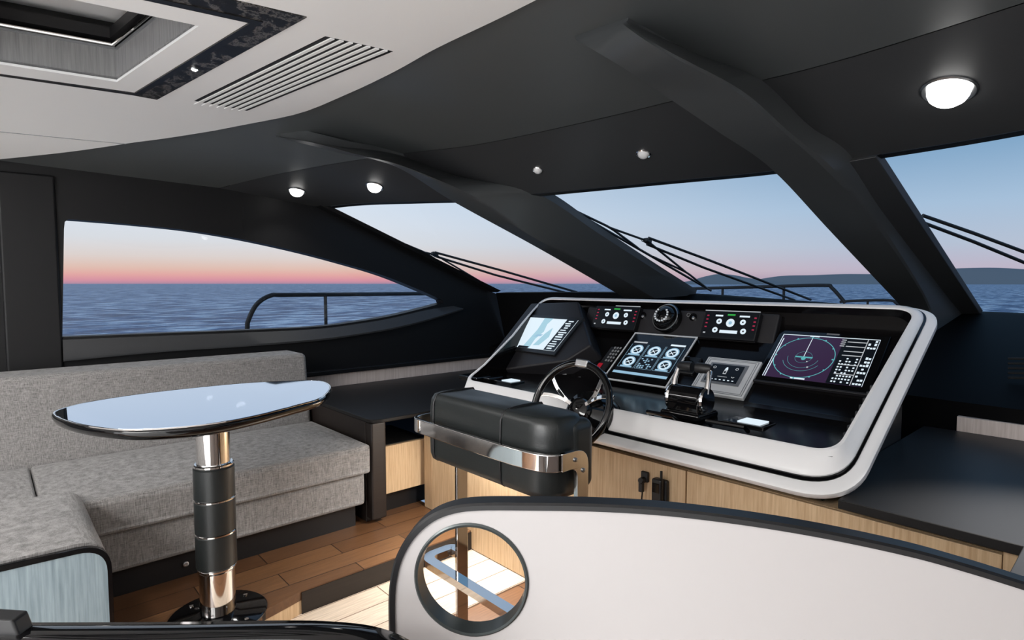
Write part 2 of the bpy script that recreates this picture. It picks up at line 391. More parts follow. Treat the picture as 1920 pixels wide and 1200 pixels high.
# ------------------------------------------------------------------ SETTING: floors
LOW = -.10
up = [(-3.9, -4), (-1.9, -4), (-1.95, -.4), (-2.2, .35), (-2.30, .64), (-2.39, .95), (-2.39, 1.9), (-3.9, 1.9)]
fl = MB(); fl.plate(up, [], -.04); struct(fl.build('floor', TEAK, smooth=0))
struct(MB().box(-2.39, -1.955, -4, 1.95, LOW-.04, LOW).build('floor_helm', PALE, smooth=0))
struct(MB().box(-1.955, 2.0, .2, 1.95, LOW-.045, LOW-.006).build('floor_walkway', TEAKD, smooth=0))
struct(MB().box(-1.955, 2.0, -4, .2, LOW-.045, LOW-.006).build('floor_saloon', BOUNCE, smooth=0))
struct(MB().box(-2.40, -2.385, .95, 1.86, LOW, -.006).build('trim_3', WENGE))
struct(MB().add([(-2.392, .95, LOW), (-2.302, .64, LOW), (-2.202, .35, LOW), (-1.952, -.4, LOW), (-1.902, -4, LOW), (-2.392, .95, -.006), (-2.302, .64, -.006), (-2.202, .35, -.006), (-1.952, -.4, -.006), (-1.902, -4, -.006)], [(0, 1, 6, 5), (1, 2, 7, 6), (2, 3, 8, 7), (3, 4, 9, 8)]).build('trim_4', OAKV))

# ------------------------------------------------------------------ SETTING: left wall with its window
XW = -3.9
wf = frame((XW, 0, 0), (0, 1, 0), (0, 0, 1))        # x=Y, y=Z, normal +X
def yz(px, py, x=XW): p = on_x(px, py, x); return (p.y, p.z)
topc = [(-4, 2.0), (.09, 2.0), (.53, 1.99), (1.1, 1.925), (1.42, 1.885), (1.735, 1.845)]
outl = topc+[(2.0, 1.725), (3.28, 1.227), (3.5, 1.16), (3.5, 0), (-4, 0)]
wt = cr([yz(*p) for p in [(128, 411), (250, 421), (360, 433), (460, 450), (560, 472), (640, 493), (720, 517), (790, 545), (830, 563)]], 5)
wb = cr([yz(*p) for p in [(832, 568), (790, 579), (740, 591), (690, 600), (600, 612), (460, 619), (300, 625), (117, 632)]], 5)
win = [tuple(p) for p in wt]+[tuple(p) for p in wb]+[yz(117.5, 600), yz(120, 430), yz(121.5, 416)]
mw = MB(); mw.plate(outl, [win], -.10, wf); struct(mw.build('wall_left', DARK, smooth=0))
struct(MB().plate(win, [], -.01, frame((XW-.05, 0, 0), (0, 1, 0), (0, 0, 1))).build('window_1', GLASS, smooth=0))
# raised sill moulding below the window
sl = cr([yz(*p) for p in [(117, 634), (300, 627), (460, 621), (600, 614), (690, 602), (740, 593), (800, 579), (850, 572)]], 5)
s2 = cr([yz(*p) for p in [(117, 672), (300, 655), (460, 645), (600, 634), (690, 621), (740, 612), (800, 597), (862, 578)]], 5)
mb = MB(); mb.loft([[(XW-.04, p.x, p.y-.004) for p in sl], [(XW+.012, p.x, p.y-.008) for p in sl], [(XW+.05, p.x, p.y) for p in s2], [(XW+.045, p.x, p.y-.012) for p in s2], [(XW, p.x, p.y-.015) for p in s2]], False, False, False)
struct(mb.build('trim_5', DARKF, smooth=50))
# pilaster at the aft end of the window
mb = MB(); y0 = yz(2, 500)[0]; y1 = yz(110, 500)[0]
mb.box(XW-.01, XW+.02, y0, y1, .6, 1.86); struct(mb.build('trim_6', DARK, bevel=.012))
# upper wall seam
p = yz(456, 388); q = yz(455, 432); struct(MB().tube([(XW+.001, p[0], p[1]), (XW+.001, q[0], q[1])], .0015, 4).build('trim_7', BLACK))
# light backsplash strip and ledge over the side counter
struct(MB().box(XW, XW+.02, 1.5, 3.35, .575, .668).build('trim_8', OAKSTRIP))
struct(MB().box(XW, XW+.05, 1.5, 3.35, .668, .70).build('trim_9', DARK, bevel=.008))

# ------------------------------------------------------------------ SETTING: windscreen, pillars, dashboard
KBX = [-3.85, -3.4, -2.9, -2.5, -1.9, -1.25, -.77, -.2, .6, 2.0]
KB = [(3.28, 1.227), (3.52, 1.233), (3.74, 1.235), (4.15, 1.222), (4.5, 1.175), (4.72, 1.13), (4.70, 1.12), (4.6, 1.118), (4.2, 1.12), (3.28, 1.2)]
LB = cr([(x, y, z) for x, (y, z) in zip(KBX, KB)], 6)
def bot(x):
    for a, b_2 in zip(LB, LB[1:]):
        if a.x <= x <= b_2.x: return a.lerp(b_2, (x-a.x)/(b_2.x-a.x))
    return (LB[0] if x < LB[0].x else LB[-1]).copy()
def pane(name, xs_t, xs_b):
    r0 = [ceil_pt(x, 2)+V((0, 0, .012)) for x in xs_t]; r1 = [bot(x)+V((0, 0, .0)) for x in xs_b]
    upv = V((0, .012, .02))
    return struct(MB().loft([r0, r1], False, False, False).build(name, GLASS, smooth=80))
lin = lambda a, b_2, n=8: [a+(b_2-a)*i/n for i in range(n+1)]
pane('window_2', lin(-3.86, -2.75), lin(-3.85, -2.75))
pane('window_3', lin(-2.75, -1.05), lin(-2.75, -1.05))
pane('window_4', lin(-1.05, 1.9), lin(-1.05, 1.95))
# roof-edge header above the panes, windscreen side frame
struct(MB().loft([[p+V((0, 0, -.002)) for p in LT], [p+V((0, .05, -.008)) for p in LT], [p+V((0, .06, .03)) for p in LT]], False, False, False).build('trim_10', BLACK, smooth=60))
P0 = V((-3.86, 1.735, 1.822)); P1 = V((-3.86, 3.29, 1.227))
struct(MB().loft([[P+V((-.04, -.02, .0)), P+V((.03, -.01, .0)), P+V((.045, .02, .012)), P+V((-.04, .05, .02))] for P in (P0+(P0-P1)*.03, P1)]).build('trim_11', DARK))
def pillar(name, left, right, s_in, s_top, m):
    # left, right: lower-face edges (x,y,z); s_in: where the outboard side meets roof or glass; s_top: roof side of the left edge
    Ls, Rs, Ss, Ts = cr(left, 8), cr(right, 8), cr(s_in, 8), cr(s_top, 8)
    mb = MB(); ch = .012; rings = []
    for a, b_2, c, d in zip(Ls, Rs, Ss, Ts):
        w = (b_2-a); k = min(ch/(w.length+1e-6), .4)
        e = b_2.lerp(c, min(.4, .02/((c-b_2).length+1e-5)))
        rings.append([d, a, b_2-w*k, e, c, c+V((.0, .02, .04)), d+V((0, .02, .04))])
    mb.loft(rings); return struct(mb.build(name, m, smooth=30))
def on_roof(px, py, e=.004):      # the charcoal ceiling surface along a line of sight
    z = 1.95
    for _ in range(40):
        p = on_z(px, py, z); x = max(-3.9, min(2, p.x)); pr_e, pr_c, pr_t = ceil_pt(x, 0), ceil_pt(x, 1), ceil_pt(x, 2)
        if p.y <= pr_c.y: zz = pr_e.z+(pr_c.z-pr_e.z)*(p.y-pr_e.y)/(pr_c.y-pr_e.y)
        else: zz = pr_c.z+(pr_t.z-pr_c.z)*(p.y-pr_c.y)/(pr_t.y-pr_c.y)
        z = z*.5+zz*.5
    return on_z(px, py, z-e)
Rl = [on_roof(1080, 75)]+[on_x(px, py, x) for px, py, x in ((1165, 125, -1.14), (1240, 175, -1.11), (1345, 246, -1.10), (1450, 320, -1.10), (1560, 437, -1.10), (1690, 575, -1.10), (1720, 610, -1.10))]
Rr = [on_roof(1172, 41)]+[on_x(px, py, x) for px, py, x in ((1240, 90, -.93), (1387, 171, -.90), (1474, 246, -.90), (1553, 317, -.90), (1640, 412, -.90), (1735, 560, -.90), (1757, 640, -.90))]
Rs = [on_roof(1176, 40)]+[on_roof(px, py, -.004) for px, py in ((1300, 98), (1430, 150), (1520, 235), (1600, 290))]+[V((-.86, 3.2, 1.63)), V((-.86, 4.4, 1.24)), V((-.86, 4.75, 1.10))]
Rt = [p+V((-.012, 0, .03)) for p in Rl]
pillar('trim_12', Rl, Rr, Rs, Rt, BEAM)
# flat frame between the right pillar and the right pane
struct(MB().loft([[(-.90, 2.59, 1.785), (-.775, 2.602, 1.792), (-.765, 2.62, 1.82), (-.96, 2.62, 1.82)], [(-.90, 4.70, 1.09), (-.775, 4.70, 1.105), (-.765, 4.72, 1.13), (-.95, 4.74, 1.13)]]).build('trim_13', DARKF, bevel=.004))
Ll = [on_roof(518, 257)]+[on_x(px, py, x) for px, py, x in ((575, 271, -2.90), (640, 287, -2.82), (743, 313, -2.79), (850, 378, -2.78), (1000, 460, -2.78), (1100, 517, -2.78), (1170, 558, -2.78))]
Lr = [on_roof(522, 256)]+[on_x(px, py, x) for px, py, x in ((590, 268, -2.70), (664, 288, -2.60), (760, 314, -2.56), (893, 375, -2.55), (1010, 450, -2.55), (1140, 512, -2.55), (1225, 560, -2.55))]
Lsd = [on_roof(526, 255)]+[on_roof(px, py, -.004) for px, py in ((640, 275), (735, 286), (860, 330), (1004, 362))]+[V((-2.41, 2.9, 1.62)), V((-2.46, 3.6, 1.40)), V((-2.5, 4.22, 1.21))]
Lt = [p+V((-.012, 0, .03)) for p in Ll]
pillar('trim_14', Ll, Lr, Lsd, Lt, BEAM)
# dashboard slope from the windscreen base down to the counters
FX = [-3.9, -2.9, -2.0, -.6, .6, 2.0]
fr_ = cr([(-3.9, 3.25, .70), (-2.9, 3.3, .72), (-2.0, 3.2, .745), (-.6, 3.06, .745), (.6, 3.0, .745), (2.0, 2.8, .745)], 6)
dx = [p.x for p in fr_]
struct(MB().loft([[bot(max(-3.85, min(2, x)))+V((0, .12, .0)) for x in dx], [bot(max(-3.85, min(2, x)))+V((0, -.0, -.006)) for x in dx],
                  [p+V((0, .18, .10)) for p in fr_], [p+V((0, .02, .06)) for p in fr_], [p+V((0, 0, .055)) for p in fr_], [p+V((0, .0, 0)) for p in fr_], [p+V((0, .01, -.75)) for p in fr_]], False, False, False).build('wall_front', FRONT, smooth=40))
struct(MB().box(-.56, 2.0, 3.03, 3.06, .678, .742).build('trim_15', OAKSTRIP))

# rest of the room behind the camera
struct(MB().box(2.0, 2.1, -4, 3.6, -.2, 2.2).build('wall_right', CEILW, smooth=0))
struct(MB().plate([(-3.9, -.2), (2.0, -.2), (2.0, 2.2), (-3.9, 2.2)], [[(-3.0, .02), (1.7, .02), (1.7, 2.0), (-3.0, 2.0)]], .1, frame((0, -4, 0), (1, 0, 0), (0, 0, 1))).build('wall_back', CEILW, smooth=0))

# ------------------------------------------------------------------ ceiling fittings
ht = thing('roof_hatch', 'large recessed roof hatch with dark marble frame in the white ceiling', 'hatch', HM @ V((.6, .5, 0)))
def ringm(a0, b0, a1, b1, wa, wb, z0, z1):
    mb = MB(HM); mb.plate([(a0, b0), (a1, b0), (a1, b1), (a0, b1)], [[(a0+wa, b0+wb), (a1-wa, b0+wb), (a1-wa, b1-wb), (a0+wa, b1-wb)]], z1-z0, Matrix.Translation((0, 0, z0))); return mb
ringm(0, 0, 1.272, .966, .125, .097, -.008, .001).build('marble_frame', MARBLE, ht, smooth=0)
ringm(.10, .075, 1.172, .891, .03, .024, -.011, -.004).build('black_groove', BLACK, ht, smooth=0)
ringm(.128, .099, 1.144, .867, .122, .092, -.006, .003).build('white_rim', CEILW, ht, smooth=0)
mb = MB(HM); q = .004
for a0, a1, b0, b1 in ((.242, 1.03, .178, .186), (.242, 1.03, .78, .788), (.234, .242, .178, .788), (1.03, 1.038, .178, .788)): mb.box(a0, a1, b0, b1, -.005, .118)
mb.build('recess_lining', HATCHV, ht, smooth=0)
ringm(.20, .14, 1.07, .826, .05, .052, .118, .126).build('inner_ledge', GREYM, ht, smooth=0)
ringm(.20, .14, 1.07, .826, .075, .075, .15, .19).build('blind_track', BLACK, ht, smooth=0)
mb = MB(HM); mb.box(.20, 1.07, .14, .826, .126, .20); 
mb = MB(HM)
for a0, a1, b0, b1 in ((.20, 1.07, .13, .14), (.20, 1.07, .826, .836), (.19, .20, .13, .836), (1.07, 1.08, .13, .836)): mb.box(a0, a1, b0, b1, .118, .24)
mb.build('upper_lining', BLACK, ht, smooth=0)
MB(HM).tube([(.27, .2, .128), (.27, .78, .128)], .006, 8).tube([(.275, .205, .128), (1.0, .205, .128)], .006, 8).build('chrome_rail', CHROME, ht)
MB(HM).box(.2, 1.07, .14, .826, .236, .242).build('blind_panel', LAMPOFF, ht, smooth=0)

vt = thing('air_vent', 'long slatted air vent grille in the white ceiling beside the hatch', 'vent', HM @ V((.6, -.23, 0)))
MB(HM).box(.085, 1.155, -.345, -.118, -.0055, -.0045).build('dark_backing', NICHE, vt, smooth=0)
nS = 8; pit = .228/(nS-.35)
for i in range(nS-1):
    b0 = -.345+pit*(i+.62); sk = .0
    mb = MB(HM); mb.box(.085, 1.155, b0, b0+pit*.44, -.009, -.0045); mb.build('slat', CEILW, vt, smooth=0)

def downlight(x, s, label, lit, r=.03, group=None, watts=0, loc=None, nrm=None):
    if loc is None:
        loc = ceil_pt(x, s); e = .01
        t1 = ceil_pt(x+e, s)-ceil_pt(x-e, s); t2 = ceil_pt(x, s+e)-ceil_pt(x, s-e); nrm = t1.cross(t2).normalized()
        if nrm.z > 0: nrm = -nrm
    t = thing('downlight', label, 'ceiling light', loc, group)
    MB().lathe(loc, nrm, [(r*.98, -.004), (r*1.32, -.004), (r*1.32, .003), (r*1.22, .006), (r, .004), (r*.98, .0)], 28).build('trim_ring', STEEL if lit else CHROME, t)
    MB().lathe(loc, nrm, [(r, -.002), (r*.97, r*.25), (r*.85, r*.5), (r*.6, r*.72), (r*.3, r*.82), (0.0005, r*.85)], 24).build('lens', LAMP if lit else LAMPOFF, t)
    if watts:
        o = spot('downlight_beam', loc+nrm*.03, loc+nrm*.03+V((0, 0, -1)), watts, 125, .8, (1, .98, .95), .03)
    return t
def on_ceil(px, py):     # which (x, s) of the ceiling the photo's spot lies at
    best = None
    for i in range(-390, 160, 2):
        for k in range(100, 200, 2):
            p = ceil_pt(i/100, k/100); v = p-EYE; w = v.dot(CF)
            e = (960+FPX*v.dot(CR)/w-px)**2+(600-FPX*v.dot(CU)/w-py)**2
            if best is None or e < best[0]: best = (e, i/100, k/100)
    return best[1], best[2]
downlight(*on_ceil(555, 357), 'lit downlight on the charcoal ceiling nearest the side window', True, .042, 'lit downlights above the windscreen', 12)
downlight(*on_ceil(702, 348), 'lit downlight on the charcoal ceiling above the left windscreen pane', True, .042, 'lit downlights above the windscreen', 12)
downlight(*on_ceil(1782, 170), 'large bright lit downlight above the right windscreen pane', True, .058, 'lit downlights above the windscreen', 30)
added_counter_lamp = downlight(.25, 1.55, 'added unseen downlight for the glow on the charcoal counter', True, .04, 'lit downlights above the windscreen', 0)  # out-of-view fitting added for the glow on the counter
spot('downlight_beam', ceil_pt(.25, 1.55)+V((0, 0, -.04)), (.0, 1.9, .68), 520, 50, .9, (1, .98, .95), .03)  # beam of the added fitting, aimed to brighten the counter
downlight(*on_ceil(1010, 319), 'small unlit ceiling lamp left of the two above the centre pane', False, .022, 'unlit lamps above the centre pane')
downlight(*on_ceil(1205, 291), 'small unlit ceiling lamp right of the two above the centre pane', False, .026, 'unlit lamps above the centre pane')
downlight(0, 0, 'tiny lit spotlight set in the dark marble hatch frame', True, .011, None, 0, HM @ V((.60, .05, -.009)), V((0, 0, -1)))

# ------------------------------------------------------------------ sofa
def slab(x0, x1, y0, y1, z0, z1): return MB().box(x0, x1, y0, y1, z0, z1)
sf = thing('corner_sofa', 'grey woven linen corner sofa under the side window', 'sofa', (-3.3, .4, 0))
def cushion(name, x0, x1, y0, y1, z0, z1, bev, puff, m=FABRIC, parent=sf, lean=0):
    mb = MB(); nx = ny = 10; vs = []; rings = []
    b = bmesh.new(); bmesh.ops.create_cube(b, size=1)
    me = bpy.data.meshes.new('t'); 
    bmesh.ops.subdivide_edges(b, edges=b.edges[:], cuts=9, use_grid_fill=True)
    for v in b.verts:
        u, w, h = v.co.x*2, v.co.y*2, v.co.z*2
        px = puff*(1-abs(u)**3)*(1-abs(w)**3)*(1 if h > 0 else .0)*abs(h)
        v.co = V((x0+(u+1)/2*(x1-x0)+lean*(h+1)/2, y0+(w+1)/2*(y1-y0), z0+(h+1)/2*(z1-z0)+px))
    mb.add([v.co.copy() for v in b.verts], [tuple(v.index for v in f.verts) for f in b.faces]) if b.verts.index_update() is None else 0
    b.free()
    return mb.build(name, m, parent, bevel=bev, seg=4, smooth=50)
cushion('seat_base', -3.72, -2.81, .2, 1.475, .12, .298, .03, 0)
cushion('seat_cushion', -3.5, -2.765, .13, 1.485, .300, .452, .05, .02)
cushion('seat_cushion', -3.5, -2.80, -.62, .125, .300, .452, .05, .02)
cushion('back_cushion', -3.78, -3.5, -.62, 1.49, .30, .865, .055, 0, lean=-.08)
MB().tube([(-3.585, -.6, .845), (-3.58, 1.46, .843)], .004, 6).build('piping', FABRIC, sf)
slab(-3.72, -2.86, .05, 1.44, 0, .12).build('plinth', BLACK, sf, smooth=0)
# return that comes towards the camera on the left
rp = rpoly([(-.62, .12), (.262, .12), (.262, .495), (-.62, .50)], [0, .03, .085, 0], 8)
fy = frame((-2.82, 0, 0), (0, 1, 0), (0, 0, 1))
mb = MB(fy); mb.plate(rp, [], .60); mb.build('return_seat', FABRIC, sf, bevel=.008, smooth=40)
fy = frame((-2.215, 0, 0), (0, 1, 0), (0, 0, 1))
rp1 = rpoly([(-.63, -.004), (.268, -.004), (.268, .485), (-.63, .505)], [0, 0, .09, 0], 8)
rp2 = rpoly([(-.62, .0), (.256, .0), (.256, .470), (-.62, .488)], [0, 0, .08, 0], 8)
mb = MB(fy); mb.plate(rp2, [], .016); pnl = mb.build('end_panel', BLUEWOOD, sf, smooth=40); pnl['label'] = 'blue grey lacquered wood end panel'
mb = MB(fy); mb.plate(rp1, [rp2[::-1]], .019); mb.build('panel_edging', GLOSS, sf, smooth=40)['label'] = 'black gloss edging round the end panel'
MB().lathe((-2.858, .30, .055), (1, 0, 0), [(.012, -.002), (.012, .004), (.007, .006), (.0005, .004)], 16).build('floor_lamp_lens', STEEL, sf)
MB().lathe((-2.858, .62, .055), (1, 0, 0), [(.012, -.002), (.012, .004), (.007, .006), (.0005, .004)], 16).build('floor_lamp_lens', STEEL, sf)

# ------------------------------------------------------------------ table
tb = thing('dining_table', 'oval black rimmed table with mirror top on chrome and leather column', 'table', (-2.43, .635, 0))
C0 = V((-2.43, .635, 0))
ZT = .86
tpts = [on_z(px, py, ZT) for px, py in [(99, 778), (112, 767), (180, 751), (300, 734), (450, 719), (545, 714), (600, 714), (621, 725), (605, 745), (560, 759), (490, 777), (420, 791), (350, 800), (250, 806), (190, 803), (135, 793)]]
oval = [V((p.x, p.y)) for p in cr([(p.x, p.y, 0) for p in tpts], 6, True)]
cen = sum(oval, V((0, 0)))/len(oval)
def off(k): return [p+(cen-p).normalized()*k for p in oval]
def rg(k, z): return [(p.x, p.y, z) for p in off(k)]
MB().loft([rg(.006, ZT-.002), rg(.0, ZT-.004), rg(-.003, ZT-.012), rg(.006, ZT-.03), rg(.07, ZT-.052), rg(.16, ZT-.062)]).build('tabletop', GLOSS, tb, smooth=60)
MB().loft([rg(.008, ZT-.003), rg(.009, ZT+.0005)]).build('mirror_inlay', MIRROR, tb, smooth=0)
MB().tube(rg(.004, ZT-.0025), .0035, 6, True).build('chrome_edge', CHROME, tb)
ax = (0, 0, 1)
def cyl(name, m, r, z0, z1, e=.004): return MB().lathe(C0, ax, [(r-e, z0), (r, z0+e), (r, z1-e), (r-e, z1)], 40).build(name, m, tb)
cyl('upper_sleeve', CHROME, .060, .60, ZT-.055)
cyl('collar', CHROME, .071, .598, .612)
for a, b_ in ((.475, .598), (.342, .468), (.205, .335)): cyl('leather_band', LEATHER, .073, a, b_)
for a, b_ in ((.467, .476), (.334, .343)): cyl('chrome_ring', CHROME, .0735, a, b_, .002)
cyl('collar', CHROME, .070, .192, .206)
cyl('lower_sleeve', CHROME, .064, .02, .192)
MB().lathe(C0, ax, [(.178, .0), (.178, .006), (.172, .010), (.08, .014), (.066, .02)], 48).build('base_plate', GLOSS, tb)
for k in range(4):
    a = k*math.pi/2+.5; MB().lathe(C0+V((.14*math.cos(a), .14*math.sin(a), .010)), ax, [(.008, 0), (.008, .003), (.0005, .004)], 12).build('bolt', CHROME, tb)

# ------------------------------------------------------------------ side counter between sofa and helm
sc_ = thing('side_cabinet', 'low cabinet with charcoal top between the sofa and the helm', 'cabinet', (-3.3, 2.1, 0))
top = rpoly([(-3.875, 1.50), (-2.76, 1.495), (-2.765, 3.1), (-3.875, 3.2)], [.0, .07, .0, 0])
MB().prism(top, .558, .58).build('worktop', DARKS, sc_, bevel=.006)
slab(-3.85, -2.86, 1.505, 1.56, 0, .556).build('end_panel', WENGE, sc_, bevel=.004)
slab(-2.872, -2.80, 1.51, 1.60, .02, .556).build('corner_post', WENGE, sc_, bevel=.012)
slab(-3.3, -2.905, 1.60, 1.915, .12, .392).build('niche_floor', NICHE, sc_, smooth=0)
slab(-2.9, -2.875, 1.60, 1.915, .118, .39).build('front_panel', OAKV, sc_, bevel=.003)
slab(-3.3, -2.93, 1.60, 1.93, .0, .118).build('plinth', BLACK, sc_, smooth=0)

# ------------------------------------------------------------------ helm cabinet (oak base) and starboard counter
hc = thing('helm_base_cabinet', 'long oak fronted base cabinet under the white helm console', 'cabinet', (-1.5, 2.2, LOW))
YB = 1.86
slab(-2.755, -.21, YB+.018, 2.7, LOW+.002, .625).build('carcass', OAKV, hc, smooth=0)
slab(-2.84, -2.762, YB+.01, 2.1, LOW+.002, .55).build('end_panel', OAKV, hc, smooth=0)
for a, b_ in ((-2.752, -1.128), (-1.122, -.24)): slab(a, b_, YB, YB+.017, LOW+.004, .625).build('door', OAKV, hc, bevel=.0015, seg=2)
slab(-.238, -.208, YB-.002, YB+.017, LOW+.004, .66).build('corner_post', OAKV, hc, bevel=.002)
ct = thing('helm_counter', 'charcoal counter running right from the white console', 'counter', (.2, 2.3, LOW))
lt_ = rpoly([(-.60, 1.80), (-.195, 1.80), (-.195, 1.30), (.95, 1.30), (.95, 3.025), (-.675, 3.025), (-.675, 1.99), (-.60, 1.95)], [0, .004, .0, 0, 0, 0, 0, 0])
MB().prism(lt_, .655, .682).build('worktop', DARKS, ct, bevel=.005)
slab(-.19, .95, 1.32, 1.85, LOW+.002, .654).build('side_cabinet_body', DARK, ct, smooth=0)
slab(-.20, .95, 1.88, 3.02, LOW+.002, .654).build('counter_body', DARK, ct, smooth=0)
kb = thing('key_holder', 'small black key switch with hanging cord on the oak door', 'key switch', on_y(1210, 900, YB))
p = on_y(1211, 893, YB-.002)
MB().box(p.x-.016, p.x+.016, YB-.014, YB-.001, p.z-.02, p.z+.02).build('plate', RUBBER, kb, bevel=.004)
p2 = on_y(1205, 905, YB-.02)
MB().lathe((p2.x, YB-.014, p2.z+.01), (0, -1, 0), [(.012, 0), (.012, .02), (.009, .024), (.0005, .024)], 16).box(p2.x-.012, p2.x+.004, YB-.03, YB-.015, p2.z-.035, p2.z).build('key', RUBBER, kb)
MB().tube([V((p2.x, YB-.02, p2.z-.03)), V((p2.x-.006, YB-.02, p2.z-.09)), V((p2.x-.002, YB-.015, p2.z-.2))], .003, 6).build('cord', RUBBER, kb)
rm = thing('remote_handset', 'small black handset clipped in a holder on the oak door', 'handset', on_y(1240, 915, YB))
p = on_y(1240, 917, YB-.01)
MB().box(p.x-.030, p.x+.030, YB-.022, YB-.001, p.z-.06, p.z+.04).build('holder', RUBBER, rm, bevel=.008)
MB().box(p.x-.022, p.x+.022, YB-.045, YB-.0225, p.z-.075, p.z+.045).build('handset_body', BLACK, rm, bevel=.008)
MB().box(p.x-.014, p.x+.014, YB-.0475, YB-.0455, p.z-.005, p.z+.03).build('screen', GLOSS, rm)
MB().tube([V((p.x+.012, YB-.03, p.z+.045)), V((p.x+.012, YB-.03, p.z+.075))], .005, 8).build('antenna', RUBBER, rm)

# ------------------------------------------------------------------ helm console
hcn = thing('helm_console', 'white tray shaped helm console with black dash and glowing screens', 'console', (-1.6, 2.2, .63))
FS = frame((0, 1.786, .682), (1, 0, 0), (0, .875, .484))
XL, XR = -2.75, -.562; BH = 1.09
SK = [(-.5, .26), (0, .26), (.25, .275), (.6, .19), (.82, .105), (1.05, .04), (1.6, .04)]
def skew(x, b):                          # the left end of the tray narrows towards the front
    for (a, p), (c, q) in zip(SK, SK[1:]):
        if a <= b <= c: return x+(p+(q-p)*(b-a)/(c-a))*max(0, min(1, (-1.7-x)/.8))
    return x
def rr(x0, x1, y0, y1, h, rb, rt):
    mid = [(x0, y1-(y1-y0)*k/6) for k in range(1, 6)]
    return [(skew(p.x, p.y), p.y, h) for p in rpoly([(x0, y0), (x1, y0), (x1, y1), (x0, y1)]+mid, [rb, rb, rt, rt]+[0]*5, 10)]
MB(FS).loft([rr(XL+.012, XR-.05, .05, BH-.03, -.045, .12, .1), rr(XL+.008, XR-.018, .018, BH-.01, -.04, .15, .13), rr(XL, XR, 0, BH, -.022, .16, .14), rr(XL, XR, 0, BH, -.006, .16, .14), rr(XL+.008, XR-.008, .008, BH-.006, .0, .155, .135),
             rr(XL+.012, XR-.036, .045, BH-.012, .0, .14, .12)], cap0=False, cap1=False).build('outer_lip', WHITE, hcn, smooth=50)
MB(FS).loft([rr(XL+.011, XR-.034, .043, BH-.011, -.004, .14, .12), rr(XL+.011, XR-.034, .043, BH-.011, .003, .14, .12), rr(XL+.016, XR-.044, .062, BH-.016, .003, .13, .11), rr(XL+.016, XR-.044, .062, BH-.016, -.004, .13, .11)], cap0=False, cap1=False).build('shadow_groove', GLOSS, hcn)
HB = lambda ring, k=1: [(x, y, h+k*.042*max(0, 1-y/1.02)) for x, y, h in ring]
inn = lambda h, e=0: HB(rr(XL+.028+e, XR-.080-e, .140+e, BH-.045-e, h, .075, .085))
MB(FS).loft([rr(XL+.016, XR-.044, .062, BH-.016, -.004, .13, .11), rr(XL+.016, XR-.044, .062, BH-.016, .008, .13, .11), rr(XL+.019, XR-.052, .070, BH-.018, .015, .13, .11), inn(.018, -.012), inn(.017, -.002), inn(.012)], cap0=False, cap1=False).build('white_body', WHITE, hcn, smooth=50)
MB(FS).loft([inn(.012), inn(.0, .001), inn(-.25, .003)], cap0=False, cap1=False).build('recess_wall', DASH, hcn, smooth=50)
# dash: shelf, raked face, upright brow
x0, x1 = XL+.024, XR-.083
prof = [(1.875, .780), (2.30, .798), (2.345, .812), (2.66, 1.068), (2.69, 1.10), (2.715, 1.185)]
prof2 = [(y, z) for y, z in prof]
prof2 = [(a[0]+(b_[0]-a[0])*k/5, a[1]+(b_[1]-a[1])*k/5) for a, b_ in zip(prof, prof[1:]) for k in range(5)]+[prof[-1]]
mb = MB(); mb.loft([[(skew(x, (y-1.786)*.875+(z-.682)*.484), y, z) for y, z in prof2] for x in (x0, x0+.05, x0+.5, x1-.05, x1)], False, False, False)
mb.build('dash_panel', DASH, hcn, smooth=40)
# dark body below, with vent slots on its right side
bp = [(1.90, .63), (1.86, .66), (1.88, .765), (2.30, .785), (2.355, .80), (2.66, 1.05), (2.70, 1.08), (2.70, .63)]
mb = MB(); mb.loft([[(x, y, z) for y, z in bp] for x in (XL+.30, XR-.115)]); mb.build('lower_body', BLACK, hcn, smooth=0)
for k in range(9):
    yy = 2.02+k*.035
    MB().box(XR-.116, XR-.106, yy, yy+.018, .70, .70+.10+.018*k).build('vent_rib', RUBBER, hcn, bevel=.003)
